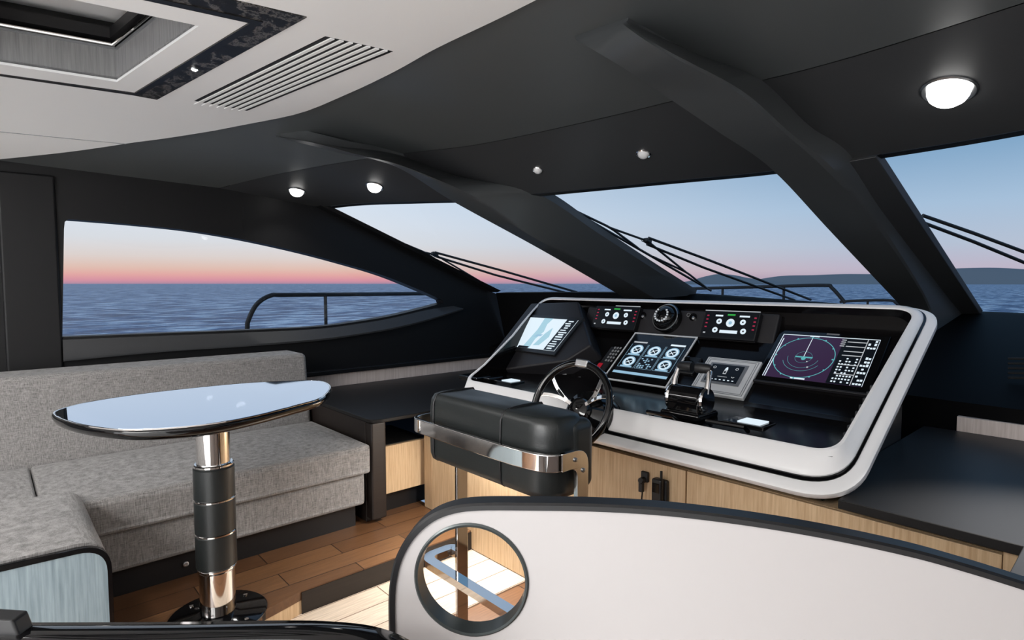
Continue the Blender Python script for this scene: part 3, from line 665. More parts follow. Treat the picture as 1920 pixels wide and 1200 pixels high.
# face plane frame
sa = R(39); FF = frame((0, 2.345, .812), (1, 0, 0), (0, math.cos(sa), math.sin(sa)))
FN = V((0, -math.sin(sa), math.cos(sa)))
def fit(q, h, fr):                       # photo corners on the raked face -> centre and size
    inv = fr.inverted(); o_ = fr @ V((0, 0, h)); nn = fr.to_3x3() @ V((0, 0, 1))
    P = [inv @ sight(px, py, o_, nn) for px, py in q]
    xl, xr_ = (P[0].x+P[3].x)/2, (P[1].x+P[2].x)/2; yt, yb = (P[0].y+P[1].y)/2, (P[2].y+P[3].y)/2
    return xl, xr_, yb, yt
class Scr:                               # flat graphics on a screen: unit coordinates 0..1 across, 0..1 up
    def __init__(s, fr, x0, x1, y0, y1, h): s.fr, s.x0, s.x1, s.y0, s.y1, s.h = fr, x0, x1, y0, y1, h; s.k = {}
    def p(s, u, v, e=0): return s.fr @ V((s.x0+(s.x1-s.x0)*u, s.y0+(s.y1-s.y0)*v, s.h+e))
    def mb(s, m): return s.k.setdefault(m.name, (MB(), m))[0]
    def rect(s, m, u0, v0, u1, v1, e=.001):
        s.mb(m).add([s.p(u0, v0, e), s.p(u1, v0, e), s.p(u1, v1, e), s.p(u0, v1, e)], [(0, 1, 2, 3)])
    def disc(s, m, u, v, r, e=.001, r0=0, a0=0, a1=360, n=28):
        asp = (s.x1-s.x0)/(s.y1-s.y0); vs = []; fs = []
        for i in range(n+1):
            a = R(a0+(a1-a0)*i/n)
            for q in (r0, r): vs.append(s.p(u+q*math.cos(a)/asp, v+q*math.sin(a), e))
        for i in range(n): fs.append((2*i, 2*i+1, 2*i+3, 2*i+2))
        s.mb(m).add(vs, fs)
    def line(s, m, u0, v0, u1, v1, w, e=.001):
        asp = (s.x1-s.x0)/(s.y1-s.y0); d = V(((u1-u0)*asp, v1-v0)); n_ = V((-d.y, d.x)).normalized()*w/2
        s.mb(m).add([s.p(u0+n_.x/asp, v0+n_.y, e), s.p(u0-n_.x/asp, v0-n_.y, e), s.p(u1-n_.x/asp, v1-n_.y, e), s.p(u1+n_.x/asp, v1+n_.y, e)], [(0, 1, 2, 3)])
    def poly(s, m, pts, e=.001): s.mb(m).add([s.p(u, v, e) for u, v in pts], [tuple(range(len(pts)))])
    def finish(s, parent, name='screen'):
        parts = list(s.k.values()); allm = MB()
        idx = []
        for i, (mb, m) in enumerate(parts):
            allm.add(mb.v, mb.f); idx += [i]*len(mb.f)
        o0 = ORG[parent.name]; me = bpy.data.meshes.new(name); me.from_pydata([p-o0 for p in allm.v], [], allm.f)
        for mb, m in parts: me.materials.append(m)
        for p, i in zip(me.polygons, idx): p.material_index = i
        o = bpy.data.objects.new(name, me); COL.objects.link(o); o.parent = parent; ORG[o.name] = o0; return o
def display(name, q, h, fr, dep, lab, bm=BLACK, bev=.004, base=None):
    xl, xr_, yb, yt = fit(q, h, fr); mb = MB(fr); mb.box(xl, xr_, yb, yt, h-dep, h)
    o = mb.build(name, bm, hcn, bevel=bev); o['label'] = lab; return o, (xl, xr_, yb, yt)
def screen(fr, o, box, mar, h, m):
    xl, xr_, yb, yt = box; w, g = xr_-xl, yt-yb; l_, r_, b_2, t_ = mar
    s = Scr(fr, xl+l_*w, xr_-r_*w, yb+b_2*g, yt-t_*g, h+.0012)
    s.fr = fr; s.mb(m).add(*(lambda q: (q.v, q.f))(MB(fr).box(s.x0, s.x1, s.y0, s.y1, h-.0005, h+.0012))); return s
rnd = random.Random(7)
# chart plotter on the left pod
HP = .10; fi = FF.inverted(); po = FF @ V((0, 0, HP))
pod = [fi @ sight(px, py, po, FN) for px, py in ((996, 568), (1084, 565), (1108, 646), (1060, 676), (893, 700))]
mb = MB(FF); mb.loft([[(p.x+(.03 if i in (1, 2) else 0), p.y, -.01) for i, p in enumerate(pod)], [(p.x, p.y, HP) for p in pod]]); mb.build('chart_pod', POD, hcn, bevel=.012, smooth=20)['label'] = 'raised matt black pod carrying the chart screen'
o, bx = display('chart_plotter', [(980, 586), (1082, 597), (1050, 668), (950, 654)], HP+.012, FF, .022, 'wide screen showing a white sea chart')
s = screen(FF, o, bx, (.04, .05, .09, .09), HP+.012, SCRW)
s.poly(SCRC, [(.38, 0), (.52, 0), (.50, .3), (.55, .55), (.50, .8), (.53, 1), (.36, 1), (.40, .6)])
s.poly(SCRB, [(.44, .36), (.56, .4), (.58, .46), (.47, .44)], .0015); s.poly(SCRC, [(.55, .1), (.66, .12), (.72, .4), (.66, .7), (.60, .5)])
s.rect(SCRD, .80, 0, 1, 1, .0013)
for i in range(13):
    s.rect(SCRW, .82+rnd.random()*.05, .04+i*.073, .92+rnd.random()*.06, .04+i*.073+.03+rnd.random()*.015, .0018)
s.rect(SCRD, .3, -.01, .5, .05, .0018); s.finish(o)
# engine panels on the brow
FBR = frame((0, 2.60, 1.045), (1, 0, 0), (0, .42, .91))
def engine(q, lab):
    o, bx = display('engine_display', q, .012, FBR, .05, lab, BLACK, .004)
    s = Scr(FBR, *bx, .0135)
    s.rect(SCRD, .02, .02, .98, .98, .0)
    s.rect(SCRS, .45 if 'left' in lab else .0, 1.0, 1.0, 1.03, .0)
    for i, v in enumerate((.80, .66, .52, .38)):
        s.rect(SCRR, .06, v, .10, v+.045); s.rect(SCRR, .92, v-.03, .96, v+.015)
    s.rect(SCRS, .06, .16, .10, .21)
    s.rect(SCRD, .17, .14, .85, .92, .0005)
    s.disc(SCRW, .52, .58, .15); s.disc(SCRB, .52, .58, .06, .0015); s.disc(SCRW, .31, .62, .10); s.disc(SCRD, .31, .62, .03, .0015); s.disc(SCRW, .74, .62, .10); s.disc(SCRD, .74, .62, .03, .0015)
    s.disc(SCRW, .27, .30, .10); s.disc(SCRD, .27, .30, .03, .0015); s.disc(SCRW, .78, .30, .10); s.disc(SCRD, .78, .30, .03, .0015)
    s.rect(SCRW, .36, .20, .68, .31); s.rect(SCRW, .22, .80, .36, .86); s.rect(SCRG, .44, .84, .58, .90); s.rect(SCRW, .66, .80, .84, .86)
    s.finish(o); MB(FBR).box(bx[0]-.01, bx[1]+.01, bx[2]-.012, bx[2]-.002, -.05, .02).build('lower_bezel', DASH, o, bevel=.003); return o
engine([(1122, 573), (1202, 576), (1187, 621), (1105, 612)], 'engine gauge screen above and left of the compass')
engine([(1326, 582), (1428, 587), (1412, 640), (1308, 631)], 'engine gauge screen above and right of the compass')
# brow block that carries the engine panels and the compass
MB(FBR).box(-2.29, -1.16, -.075, .14, -.06, -.02).build('brow_panel', POD, hcn, bevel=.008)
cp = sight(1250, 597, FBR @ V((0, 0, .0)), FBR.to_3x3() @ V((0, 0, 1)))
ca = FBR.to_3x3() @ V((0, 0, 1))
o = MB().lathe(cp, ca, [(.078, -.03), (.078, .01), (.072, .018), (.06, .016)], 36).build('compass', GLOSS, hcn)
MB().lathe(cp, ca, [(.06, .012), (.058, .03), (.045, .048), (.025, .057), (.0005, .06)], 32).build('dome', GLOSS, o)
MB().torus(cp+ca*.017, ca, .07, .003, 40, 6).build('bezel', STEEL, o)
cx_ = V((1, 0, 0)); cy_ = (FBR.to_3x3() @ V((0, 1, 0)))
mb = MB()
for k in range(16):
    a = k*math.pi/8; q = cp+ca*.056+(cx_*math.cos(a)+cy_*math.sin(a))*.036
    if math.sin(a) < .8: mb.box(q.x-.0035, q.x+.0035, q.y-.003, q.y+.003, q.z-.004, q.z+.004)
mb.build('compass_card', SCRS, o, smooth=0)
for px, py in ((1206, 592), (1300, 595)):
    p = sight(px, py, FBR @ V((0, 0, -.02)), ca)
    o = MB().lathe(p, ca, [(.02, 0), (.02, .006), (.0005, .008)], 20).build('key_switch', GLOSS, hcn); MB().lathe(p+cx_*.012-cy_*.01, ca, [(.008, 0), (.008, .02), (.0005, .022)], 14).build('key', STEEL, o)
    MB().torus(p-cx_*.03+cy_*.012+ca*.001, ca, .009, .0015, 16, 6).build('ring', GREYD, o)
# six-gauge multifunction display
o, bx = display('multifunction_display', [(1183, 624), (1300, 633), (1255, 728), (1141, 710)], .03, FF, .03, 'large touch screen showing six round gauges', GLOSS, .005)
xl, xr_, yb, yt = bx
mb = MB(FF); mb.plate([(xl-.004, yb-.004), (xr_+.004, yb-.004), (xr_+.004, yt+.004), (xl-.004, yt+.004)], [[(xl+.003, yb+.003), (xr_-.003, yb+.003), (xr_-.003, yt-.003), (xl+.003, yt-.003)]], .006, Matrix.Translation((0, 0, .027))); mb.build('bezel', SILVER, o, smooth=0)
s = screen(FF, o, bx, (.07, .06, .14, .16), .03, SCRD)
s.rect(SCRB, 0, 0, 1, .07); s.rect(SCRS, .02, .93, .28, .97); s.rect(SCRW, .72, .92, .98, .97)
for i in range(3):
    for j in range(2):
        u, v = .17+.33*i, .72-.36*j
        s.line(SCRB, u-.155, v-.17, u-.155, v+.17, .006); s.line(SCRB, u+.155, v-.17, u+.155, v+.17, .006); s.line(SCRB, u-.155, v-.175, u+.155, v-.175, .005)
        if i == 1 and j == 1:
            for a in range(6):
                for b_2 in range(6):
                    if rnd.random() < .6: s.rect(SCRB, u-.13+.044*a, v-.15+.05*b_2, u-.13+.044*a+.03, v-.15+.05*b_2+.032)
        else:
            s.disc(SCRB, u, v, .15, .001, .08); s.disc(SCRW, u, v, .125, .0014, .095); s.line(SCRW, u-.06, v-.05, u+.06, v+.05, .02); s.line(SCRW, u-.05, v+.05, u+.04, v-.06, .015)
            s.rect(SCRB, u-.11, v-.165, u+.11, v-.125)
s.finish(o)
# silver framed display
o, bx = display('silver_framed_display', [(1332, 669), (1426, 677), (1396, 748), (1287, 730)], .02, FF, .02, 'small dark screen in a broad silver frame', SILVER, .004)
xl, xr_, yb, yt = bx; w, g = xr_-xl, yt-yb
for e in (.035, .07):
    mb = MB(FF); mb.plate([(xl+e*w, yb+e*g), (xr_-e*w, yb+e*g), (xr_-e*w, yt-e*g), (xl+e*w, yt-e*g)], [[(xl+e*w+.003, yb+e*g+.003), (xr_-e*w-.003, yb+e*g+.003), (xr_-e*w-.003, yt-e*g-.003), (xl+e*w+.003, yt-e*g-.003)]], .0012, Matrix.Translation((0, 0, .0195))); mb.build('frame_groove', GREYM, o, smooth=0)
MB(FF).box(xl+.13*w, xr_-.17*w, yb+.26*g, yt-.16*g, .019, .023).build('inner_bezel', GREYM, o, bevel=.002)
s = screen(FF, o, bx, (.18, .23, .32, .21), .023, SCRD)
s.rect(SCRS, .46, .45, .56, .72); s.poly(SCRW, [(.46, .72), (.56, .72), (.53, .86), (.49, .86)]); s.rect(SCRD, .48, .5, .54, .62, .0016)
for i in range(7): s.rect(SCRW, .06+i*.13, .08, .12+i*.13, .13)
for u in (.12, .82): s.disc(SCRS, u, .34, .07, .001, .04, 180, 360, 12); s.disc(SCRS, u, .80, .07, .001, .045)
s.rect(SCRS, .35, .28, .65, .30); s.finish(o)
# radar
o, bx = display('radar_display', [(1458, 612), (1664, 637), (1633, 743), (1424, 712)], .012, FF, .012, 'widescreen display showing a purple radar circle', GLOSS, .004)
s = screen(FF, o, bx, (.055, .07, .10, .085), .012, SCRP)
s.rect(SCRD, .66, 0, 1, 1, .0006); s.rect(SCRW, 0, .985, 1, 1.0); s.rect(SCRW, .0, 0, .008, 1); s.rect(SCRW, .022, 0, .032, .9); s.rect(SCRW, .995, 0, 1, 1)
s.disc(SCRT, .335, .49, .46, .001, .448, 0, 360, 48); s.disc(SCRT, .335, .49, .31, .001, .305, 200, 330, 30); s.disc(SCRT, .335, .49, .13, .001, .127); s.disc(SCRT, .335, .49, .24, .001, .236, 180, 350, 30)
s.line(SCRW, .335, .49, .335, .95, .010); s.rect(SCRT, .25, .475, .43, .505, .0015); s.disc(SCRT, .34, .46, .035, .0015)
for k in range(12):
    a = k*math.pi/6; s.disc(SCRT, .335+.475*math.cos(a)/1.6, .49+.475*math.sin(a), .014, .0014)
s.disc(SCRS, .42, .28, .015); s.disc(SCRS, .39, .40, .012); s.rect(SCRW, .30, .005, .45, .035); s.rect(SCRW, .30, .97, .40, 1.0, .0015)
for v in (.90, .80, .69, .60, .40, .20): s.rect(SCRS, .70, v, .885, v+.018)
s.rect(SCRS, .885, 0, .893, 1)
for i in range(6):
    for j in range(9):
        if rnd.random() < .62: s.rect(SCRW, .70+i*.03, .03+j*.062, .70+i*.03+.018, .03+j*.062+.03)
for j in range(13):
    for i in range(3):
        if rnd.random() < .72: s.rect(SCRW, .905+i*.028, .02+j*.076, .905+i*.028+.022, .02+j*.076+.035+.02*rnd.random())
for j in range(4): s.rect(SCRS, .64, .80+j*.045, .685, .82+j*.045)
s.finish(o)
MB(FF).box(bx[0]-.004, bx[1]+.004, bx[2]-.006, bx[2]+.004, .0, .016).build('lower_bezel', POD, o, bevel=.002)
MB(FF).box((bx[0]+bx[1])/2-.02, (bx[0]+bx[1])/2+.03, bx[3]-.014, bx[3]-.006, .0125, .0128).build('badge', BADGE, o, smooth=0)
# radio handset
q = fit([(1138, 650), (1158, 652), (1140, 700), (1124, 697)], .02, FF)
o = MB(FF).box(q[0], q[1], q[2], q[3], -.005, .03).build('radio_handset', RUBBER, hcn, bevel=.01); o['label'] = 'black radio handset with a red button'
MB(FF).box(q[0]+.006, q[0]+.034, q[2]+.006, q[2]+.05, .03, .036).build('red_button', RED, o, bevel=.005)
mb = MB(FF)
for i in range(3):
    for j in range(5): mb.box(q[0]+.03+.018*i, q[0]+.04+.018*i, q[2]+.07+.024*j, q[2]+.082+.024*j, .03, .033)
mb.build('keypad', GREYD, o, smooth=0)
# joystick pad between the screens
q = fit([(1288, 668), (1314, 671), (1302, 703), (1276, 699)], .01, FF)
o = MB(FF).box(q[0], q[1], q[2], q[3], -.005, .014).build('joystick_pad', BLACK, hcn, bevel=.008)
c_ = FF @ V(((q[0]+q[1])/2, (q[2]+q[3])/2, .014)); MB().lathe(c_, FN, [(.022, 0), (.018, .012), (.008, .02), (.008, .04), (.013, .046), (.0005, .052)], 18).build('stick', GLOSS, o)
# shelf fittings
ZS = .792
def tile(px, py, w, d, lab):
    p = on_z(px, py, ZS+.006); o = MB().box(p.x-w/2-.05, p.x+w/2+.02, p.y-d/2-.015, p.y+d/2+.015, ZS-.012, ZS+.003).build('switch_plate', GLOSS, hcn, bevel=.004)
    MB().box(p.x-w/2, p.x+w/2, p.y-d/2, p.y+d/2, ZS+.003, ZS+.008).build('lit_tile', SCRW, o, bevel=.002); o['label'] = lab
tile(1412, 790, .085, .075, 'lit white switch tile at the right of the shelf'); tile(958, 713, .07, .07, 'lit white switch tile at the left of the shelf')
for px, py, w in ((890, 705, .16), (925, 708, .05)):
    p = on_z(px, py, ZS+.01); MB().box(p.x-w/2, p.x+w/2, p.y-.05, p.y+.05, ZS-.01, ZS+.014).build('switch_block', GLOSS, hcn, bevel=.006)
for px, py in ((1150, 746), (1172, 742), (1172, 752), (1182, 746)):
    p = sight(px, py, FF @ V((0, 0, 0)), FN); MB().lathe(p, FN, [(.008, -.003), (.008, .006), (.0005, .008)], 12).build('push_button', GREYD, hcn)
for px0, py0, px1, py1 in ((1214, 772, 1262, 781), (1325, 789, 1395, 801)):
    a = on_z(px0, py0, ZS+.02); b_ = on_z(px1, py1, ZS+.02); MB().tube([a+V((0, .03, -.02)), a, b_, b_+V((0, .03, -.02))], .008, 8).build('grab_rail', GLOSS, hcn)
for px, py in ((1004, 661), (1085, 712), (1060, 700), (1091, 686)):
    p = sight(px, py, FF @ V((0, 0, .0)), FN); MB().lathe(p, FN, [(.02, -.004), (.02, .004), (.016, .007), (.0005, .008)], 16).build('push_button', STEEL, hcn)
# twin throttle
tc_ = thing('throttle_lever', 'black and chrome twin throttle lever on the console shelf', 'throttle', (-1.25, 2.10, ZS))
TX, TY = -1.215, 2.02
MB().box(TX-.085, TX+.085, TY-.075, TY+.075, ZS-.008, ZS+.022).build('base', GLOSS, tc_, bevel=.012)
MB().lathe((TX-.065, TY, ZS+.062), (1, 0, 0), [(.0005, 0), (.046, .0), (.052, .006), (.052, .124), (.046, .13), (.0005, .13)], 36).build('drum', GLOSS, tc_)
MB().box(TX-.07, TX+.07, TY-.05, TY+.05, ZS+.015, ZS+.06).build('pedestal', GLOSS, tc_, bevel=.01)
for sx in (-1, 1):
    xx = TX+sx*.072
    MB().lathe((xx-.010, TY, ZS+.062), (1, 0, 0), [(.030, 0), (.049, .002), (.053, .010), (.049, .018), (.030, .02)], 32).build('end_ring', CHROME, tc_)
    MB().tube([(xx, TY, ZS+.09), (xx, TY+.012, ZS+.135), (xx-sx*.004, TY+.03, ZS+.172), (xx-sx*.02, TY+.035, ZS+.182)], [.014, .011, .010, .012], 12).build('lever', CHROME, tc_)
    MB().lathe((TX+sx*.008, TY+.035, ZS+.182), (sx, 0, 0), [(.0005, 0), (.02, .002), (.021, .02), (.018, .055), (.012, .065), (.0005, .067)], 20).build('grip', RUBBER, tc_)

# ------------------------------------------------------------------ steering wheel
WC = V((-1.545, 1.70, .822)); wn = V((.10, -.90, .42)).normalized()
sw = thing('steering_wheel', 'black steering wheel with forked chrome spokes at the helm', 'steering wheel', WC)
wx = V((1, 0, 0)); wx = (wx-wn*wx.dot(wn)).normalized(); wy = wn.cross(wx)
wp = lambda a, r, h=0: WC+(wx*math.cos(R(a))+wy*math.sin(R(a)))*r+wn*h
RW = .174
MB().torus(WC, wn, RW, .0145, 64, 12).build('rim', GLOSS, sw)
hubd = -.055
MB().lathe(WC+wn*(hubd-.03), wn, [(.05, 0), (.052, .02), (.045, .034), (.02, .042), (.0005, .043)], 28).build('hub', GLOSS, sw)
for k in range(3):
    a = 38+k*120
    root = WC+wn*(hubd+.0)
    for sgn in (-1, 1):
        pth = cr([wp(a, .03, hubd), wp(a+sgn*2, .075, hubd+.008), wp(a+sgn*9, .125, hubd+.03), wp(a+sgn*17, .19, -.004)], 8)
        mb = MB(); mb.sweep(pth, [(-.008, -.004), (.008, -.004), (.008, .004), (-.008, .004)], wn); mb.build('spoke', CHROME, sw, bevel=.002, seg=2)
MB().lathe(WC+wn*-.34, wn, [(.055, 0), (.095, .06), (.105, .10), (.105, .20), (.09, .235), (.04, .262), (.034, .285)], 32).build('column', GLOSS, sw)
q = wp(90, RW, .0); MB(frame(q, wx, wy)).box(-.03, .03, -.016, .016, -.016, .016).build('rim_clip', STEEL, sw, bevel=.006)

# ------------------------------------------------------------------ helm chair
hch = thing('helm_chair', 'dark leather bolster helm chair on a chrome frame at the wheel', 'chair', (-1.36, 1.22, LOW))
bx0, bx1, by0, by1 = -1.665, -1.075, 1.10, 1.275
pad = rpoly([(bx0, by0), (bx1, by0), (bx1, by1), (bx0, by1)], [.055, .11, .07, .07], 9)
pc = V(((bx0+bx1)/2, (by0+by1)/2))
def padr(k, z): return [((p-pc).x*(1-k/.33)+pc.x, (p-pc).y*(1-k/.12)+pc.y, z) for p in pad]
MB().loft([padr(.02, .708), padr(.006, .712), padr(.0, .73), padr(-.002, .80), padr(.0, .88), padr(.004, .912), padr(.014, .928), padr(.03, .934)]).build('backrest', LEATHER, hch, smooth=60)
for xx in (bx0+.055, bx0+.395):
    pth = [(xx, by0+.03, .706), (xx, by0-.001, .73), (xx, by0-.002, .88), (xx, by0+.004, .913), (xx, by0+.03, .933), (xx, by1-.03, .935), (xx, by1-.003, .913), (xx, by1+.0, .75)]
    mb = MB(); mb.tube(cr(pth, 4), .0035, 6); mb.build('seam_welt', RUBBER, hch)
# forward wing on the right
MB().box(bx1-.06, bx1+.006, by1-.09, by1+.012, .715, .92).build('side_wing', LEATHER, hch, bevel=.03, seg=5)
zr = .825
rail = cr([(bx0-.035, by1-.06, zr), (bx0-.04, by0+.04, zr), (bx0-.015, by0-.025, zr), (bx0+.1, by0-.034, zr), (bx1-.15, by0-.034, zr), (bx1-.03, by0-.022, zr), (bx1+.012, by0+.0, zr), (bx1+.024, by0+.04, zr)], 8)
band = [(-.007, -.024), (.007, -.024), (.007, .024), (-.007, .024)]
mb = MB(); mb.sweep(rail, band); mb.build('back_rail', CHROME, hch, bevel=.003, seg=2)
def leg(x, y):
    pth = cr([(x, y-.05, zr+.003), (x, y-.02, zr+.002), (x, y+.004, zr-.018), (x, y+.010, zr-.06), (x, y+.01, .4), (x, y+.01, LOW+.003)], 6)
    mb = MB(); mb.sweep(pth, [(-.007, -.024), (.007, -.024), (.007, .024), (-.007, .024)], (0, 1, 0)); return mb.build('leg', CHROME, hch, bevel=.003, seg=2)
leg(bx0+.03, by0+.12)
lo_ = rpoly([(by0+.02, zr+.024), (by0+.125, zr+.024), (by0+.125, LOW+.003), (by0+.08, LOW+.003), (by0+.08, zr-.024), (by0+.02, zr-.024)], [0, .06, 0, 0, .03, 0], 9)
MB(frame((bx1+.017, 0, 0), (0, 1, 0), (0, 0, 1))).plate(lo_, [], .014).build('leg', CHROME, hch, bevel=.003, seg=2)
for dy, dz in ((.07, .0), (.102, -.035)):
    MB().lathe((bx1+.0315, by0+dy, zr+dz), (1, 0, 0), [(.006, 0), (.006, .003), (.0005, .004)], 12).build('screw', STEEL, hch)
zf = .345
fr2 = [(p.x, p.y, zf) for p in rpoly([(bx0+.03, by0+.12), (bx0-.012, by0+.12), (bx0-.012, by0), (bx1+.024, by0), (bx1+.024, by0+.12)], [0, .03, .05, .05, 0], 9)]
mb = MB(); mb.sweep(fr2, [(-.019, -.012), (.019, -.012), (.019, .012), (-.019, .012)]); mb.build('rear_bar', CHROME, hch, bevel=.008, seg=3)
for x in (bx0+.03, bx1+.03):
    MB().box(x-.05, x+.05, by0+.06, by0+.18, LOW+.001, LOW+.012).build('foot_plate', CHROME, hch, bevel=.003)

# ------------------------------------------------------------------ partition with porthole, near left partition
pn = V((-CF.x, -CF.y, 0)).normalized(); pn = Matrix.Rotation(R(-7), 3, 'Z') @ pn
pz = thing('curved_partition', 'off white curved partition with black capping and a round porthole', 'partition', EYE+V((CF.x, CF.y, 0))*1.08+V((.2, .2, -1.4)))
pO = EYE+CF*1.06; pO.z = 0; pO = pO+CR*(-.1)
pX = V((0, 0, 1)).cross(pn); PF = frame(pO, pX, (0, 0, 1)); PI_ = PF.inverted()
def on_p(px, py, k=9): p = PI_ @ sight(px, py+k, pO, pn); return (p.x, p.y)
edge_ = [on_p(*p) for p in [(738, 1195), (737, 1120), (741, 1075), (752, 1035), (776, 995), (810, 965), (850, 949), (900, 943), (1000, 943), (1120, 945), (1250, 953), (1400, 971), (1550, 996), (1700, 1028), (1800, 1055), (1920, 1092), (2050, 1135)]]
e2 = [tuple(p) for p in cr([(x, y, 0) for x, y in edge_], 5)]; e2 = [(p[0], p[1]) for p in e2]
body = [(e2[0][0]+.002, LOW+.002)]+e2+[(e2[-1][0], LOW+.002)]
hc_, hr = on_p(884, 1087, 0), None
hl, hrr = on_p(781, 1087, 0), on_p(988, 1087, 0); rad = (hrr[0]-hl[0])/2; hcx = ((hl[0]+hrr[0])/2, hc_[1])
circ = lambda r, n=64: [(hcx[0]+r*math.cos(i*2*math.pi/n), hcx[1]+r*math.sin(i*2*math.pi/n)) for i in range(n)]
TH = .034
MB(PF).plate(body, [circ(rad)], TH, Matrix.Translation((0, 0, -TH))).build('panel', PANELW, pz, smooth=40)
tang = lambda x, y: PF @ V((x, y, -TH/2))
cap3 = [tang(*p) for p in [(e2[0][0], LOW+.002)]+e2]
mb = MB(); mb.sweep(cap3, [(-.030, -.006), (.030, -.006), (.030, .004), (.024, .009), (-.024, .009), (-.030, .004)], pn); 
mb = MB(); rings = []
for i, p in enumerate(cap3):
    a = cap3[max(0, i-1)]; b_ = cap3[min(len(cap3)-1, i+1)]; t = (b_-a).normalized(); u = pn.cross(t).normalized()
    if i == 0: u = -pX
    if u.dot(V((0, 0, 1))-pX*.6) < 0: u = -u
    rings.append([p+pn*h+u*k for h, k in ((-.021, -.004), (.021, -.004), (.021, .005), (.017, .009), (-.017, .009), (-.021, .005))])
mb.loft(rings).build('capping', BLACK, pz, smooth=40)
mb = MB(PF); mb.loft([[(x, y, h) for x, y in circ(r)] for r, h in ((rad+.0005, -TH-.002), (rad+.004, -TH-.002), (rad+.004, .002), (rad+.001, .004), (rad-.003, .003), (rad-.003, -TH-.002), (rad+.0005, -TH-.002))], True, False, False)
mb.build('porthole_ring', RINGM, pz, smooth=40)
# near left
qn = V((-CF.x, -CF.y, 0)).normalized(); qO = EYE+CF*.86; qO.z = 0
qX = V((0, 0, 1)).cross(qn); QF = frame(qO, qX, (0, 0, 1)); QI = QF.inverted()
def on_q(px, py): p = QI @ sight(px, py+27, qO, qn); return (p.x, p.y)
q2 = [on_q(*p) for p in [(-250, 1178), (85, 1178), (300, 1177), (520, 1174), (620, 1177), (690, 1186), (745, 1206), (790, 1240), (815, 1290), (825, 1360)]]
q2 = [(p.x, p.y) for p in cr([(x, y, 0) for x, y in q2], 5)]
nb = thing('near_partition', 'low partition with thick black capping in the left foreground', 'partition', QF @ V((q2[len(q2)//2][0], LOW, 0)))
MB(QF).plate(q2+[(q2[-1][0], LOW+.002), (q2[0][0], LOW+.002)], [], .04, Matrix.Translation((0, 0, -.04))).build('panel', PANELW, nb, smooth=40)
c3 = [QF @ V((x, y, -.02)) for x, y in q2]; rings = []
for i, p in enumerate(c3):
    a = c3[max(0, i-1)]; b_ = c3[min(len(c3)-1, i+1)]; t = (b_-a).normalized(); u = qn.cross(t).normalized()
    if u.z < -.01 or (abs(u.z) < .4 and u.dot(qX) < 0): u = -u
    rings.append([p+qn*h+u*k for h, k in ((-.026, -.006), (.026, -.006), (.028, -.002), (.025, .005), (.018, .008), (-.02, .008), (-.026, .003))])
MB().loft(rings).build('capping', GLOSS, nb, smooth=40)
pp = [on_q(*p) for p in [(-200, 1180), (-200, 1128), (18, 1141), (34, 1180)]]
MB(QF).plate(pp, [], .03, Matrix.Translation((0, 0, -.035))).build('end_post', BLACK, nb, bevel=.004)

# ------------------------------------------------------------------ outside: decks, rails and wipers
struct(MB().box(-4.95, -4.02, -3, 4.6, .45, .55).build('floor_side_deck', PANELW, smooth=0))
struct(MB().prism([(-6.4, 4.8), (2.4, 4.8), (1.6, 9), (.2, 12.5), (-6.2, 12.5)], .45, .6).build('floor_foredeck', PANELW, smooth=0))
def rail_(name, paths, r, posts, label, loc, cat='railing', deck=None):
    t = thing(name, label, cat, loc, 'bow rails' if name == 'bow_rail' else None)
    for p in paths: MB().tube(p, r, 10).build('top_rail', RUBBER, t)
    for a, b_2 in posts: MB().tube([a, b_2], r*.8, 8).build('post', RUBBER, t)
    return t
XS = -4.75
rp_ = lambda px, py: on_x(px, py, XS)
a = rp_(464, 640); top1 = rp_(500, 554)
path = cr([V((XS, a.y-.02, .55)), V((XS, a.y, .93)), rp_(466, 600), rp_(482, 570), rp_(508, 554), rp_(540, 553), rp_(700, 551.5), rp_(840, 550)], 6)
pb = rp_(610, 553)
rail_('side_rail', [path], .018, [(pb, V((XS, pb.y, .55)))], 'dark side deck rail seen through the side window', (XS, 2, .55))
YR = 10.5
ry = lambda px, py: on_y(px, py, YR)
pth = cr([ry(1180, 544), ry(1340, 540), ry(1450, 537), ry(1545, 535), ry(1560, 540), ry(1585, 568)], 6)
bowp = [(ry(x, y), V((ry(x, y).x, YR, .6))) for x, y in ((1355, 540), (1470, 537))]
rail_('bow_rail', [pth], .03, bowp, 'dark bow rail seen through the centre windscreen pane', (ry(1450, 537).x, YR, .6))
pth = cr([ry(1575, 566), ry(1600, 564), ry(1665, 563), ry(1680, 568), ry(1696, 586)], 6)
rail_('bow_rail', [pth], .022, [(ry(1627, 564), V((ry(1627, 564).x, YR, .6)))], 'short low bow rail beside the right windscreen pillar', (ry(1627, 564).x, YR, .6))
def pane_plane(x0, x1):
    a, b_2, c = ceil_pt(x0, 2), ceil_pt(x1, 2), bot((x0+x1)/2); n_ = (b_2-a).cross(c-a).normalized()
    if n_.z < 0: n_ = -n_
    return a+n_*.07, n_
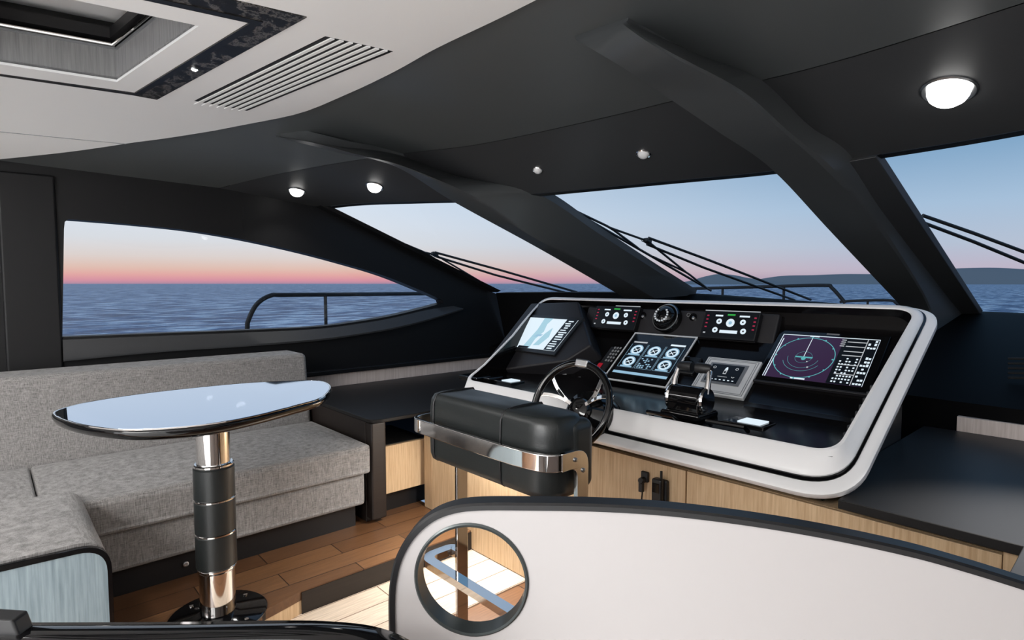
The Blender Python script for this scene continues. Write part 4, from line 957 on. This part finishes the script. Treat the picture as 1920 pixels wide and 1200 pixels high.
def wiper(pl, blade, arms, joint, label):
    o_, n_ = pl; P = lambda q: sight(q[0], q[1], o_, n_)
    t = thing('windscreen_wiper', label, 'wiper', P(joint) if joint else P(arms[0][0]), 'windscreen wipers')
    for a in arms: MB().tube([P(q) for q in a], .009, 8).build('arm', RUBBER, t)
    if blade:
        A, B = P(blade[0]), P(blade[1]); M_ = P(joint); d = (B-A).normalized(); sd = n_.cross(d).normalized()
        if (M_-(A+B)/2).dot(sd) < 0: sd = -sd
        MB().tube([A, B], .009, 6).build('blade', RUBBER, t)
        ln = (B-A).length; h = .045
        for c in (.25, .75):
            q = A+d*ln*c
            MB().tube(cr([q-d*ln*.2+sd*.006, q-d*ln*.09+sd*h*.7, q+sd*h*1.1, q+d*ln*.09+sd*h*.7, q+d*ln*.2+sd*.006], 4), .008, 6).build('yoke', RUBBER, t)
        MB().tube([A+d*ln*.25+sd*h*1.1, M_, A+d*ln*.75+sd*h*1.1], .008, 6).build('bridge', RUBBER, t)
        MB().box(-.022, .022, -.016, .016, -.016, .016).v
        MB(frame(M_, d, sd)).box(-.028, .028, -.018, .018, -.014, .014).build('joint', RUBBER, t, bevel=.006)
        MB().tube(cr([M_, M_+sd*-.02+d*.01, M_-sd*.035-d*.01, M_-sd*.02-d*.03, M_], 5), .0025, 5).build('hose', RUBBER, t)
    return t
pc_ = pane_plane(-2.3, -1.25)
wiper(pc_, ((1042, 377), (1333, 545)), (((1216, 446), (1330, 488), (1520, 562)), ((1213, 458), (1320, 502), (1490, 563))), (1214, 452), 'black wiper across the centre windscreen pane')
pl_ = pane_plane(-3.8, -2.95)
wiper(pl_, ((735, 447), (928, 546)), (((815, 473), (940, 507), (1082, 548)), ((815, 480), (930, 516), (1062, 549))), (815, 477), 'black wiper low across the left windscreen pane')
pr_ = pane_plane(-.75, -.3)
wiper(pr_, None, (((1730, 404), (1825, 437), (2000, 502)), ((1732, 418), (1825, 453), (2000, 525))), None, 'twin wiper arms on the right windscreen pane')
# vent on the dark wall at the right
gv = thing('wall_grille', 'round cornered black slotted grille on the dark front slope at right', 'vent', (.0, 3.2, .9))
for k in range(5):
    A = on_y(1890, 672+k*9, 3.35); B = on_y(1990, 674+k*9, 3.35); MB().tube([A, B], .006, 6).build('slot', NICHE, gv)

# ------------------------------------------------------------------ lamps with their own light
area('under_console_light', (-2.2, 1.83, .60), (-2.25, 1.45, LOW), .5, .05, 13, (1, .97, .93), 160)
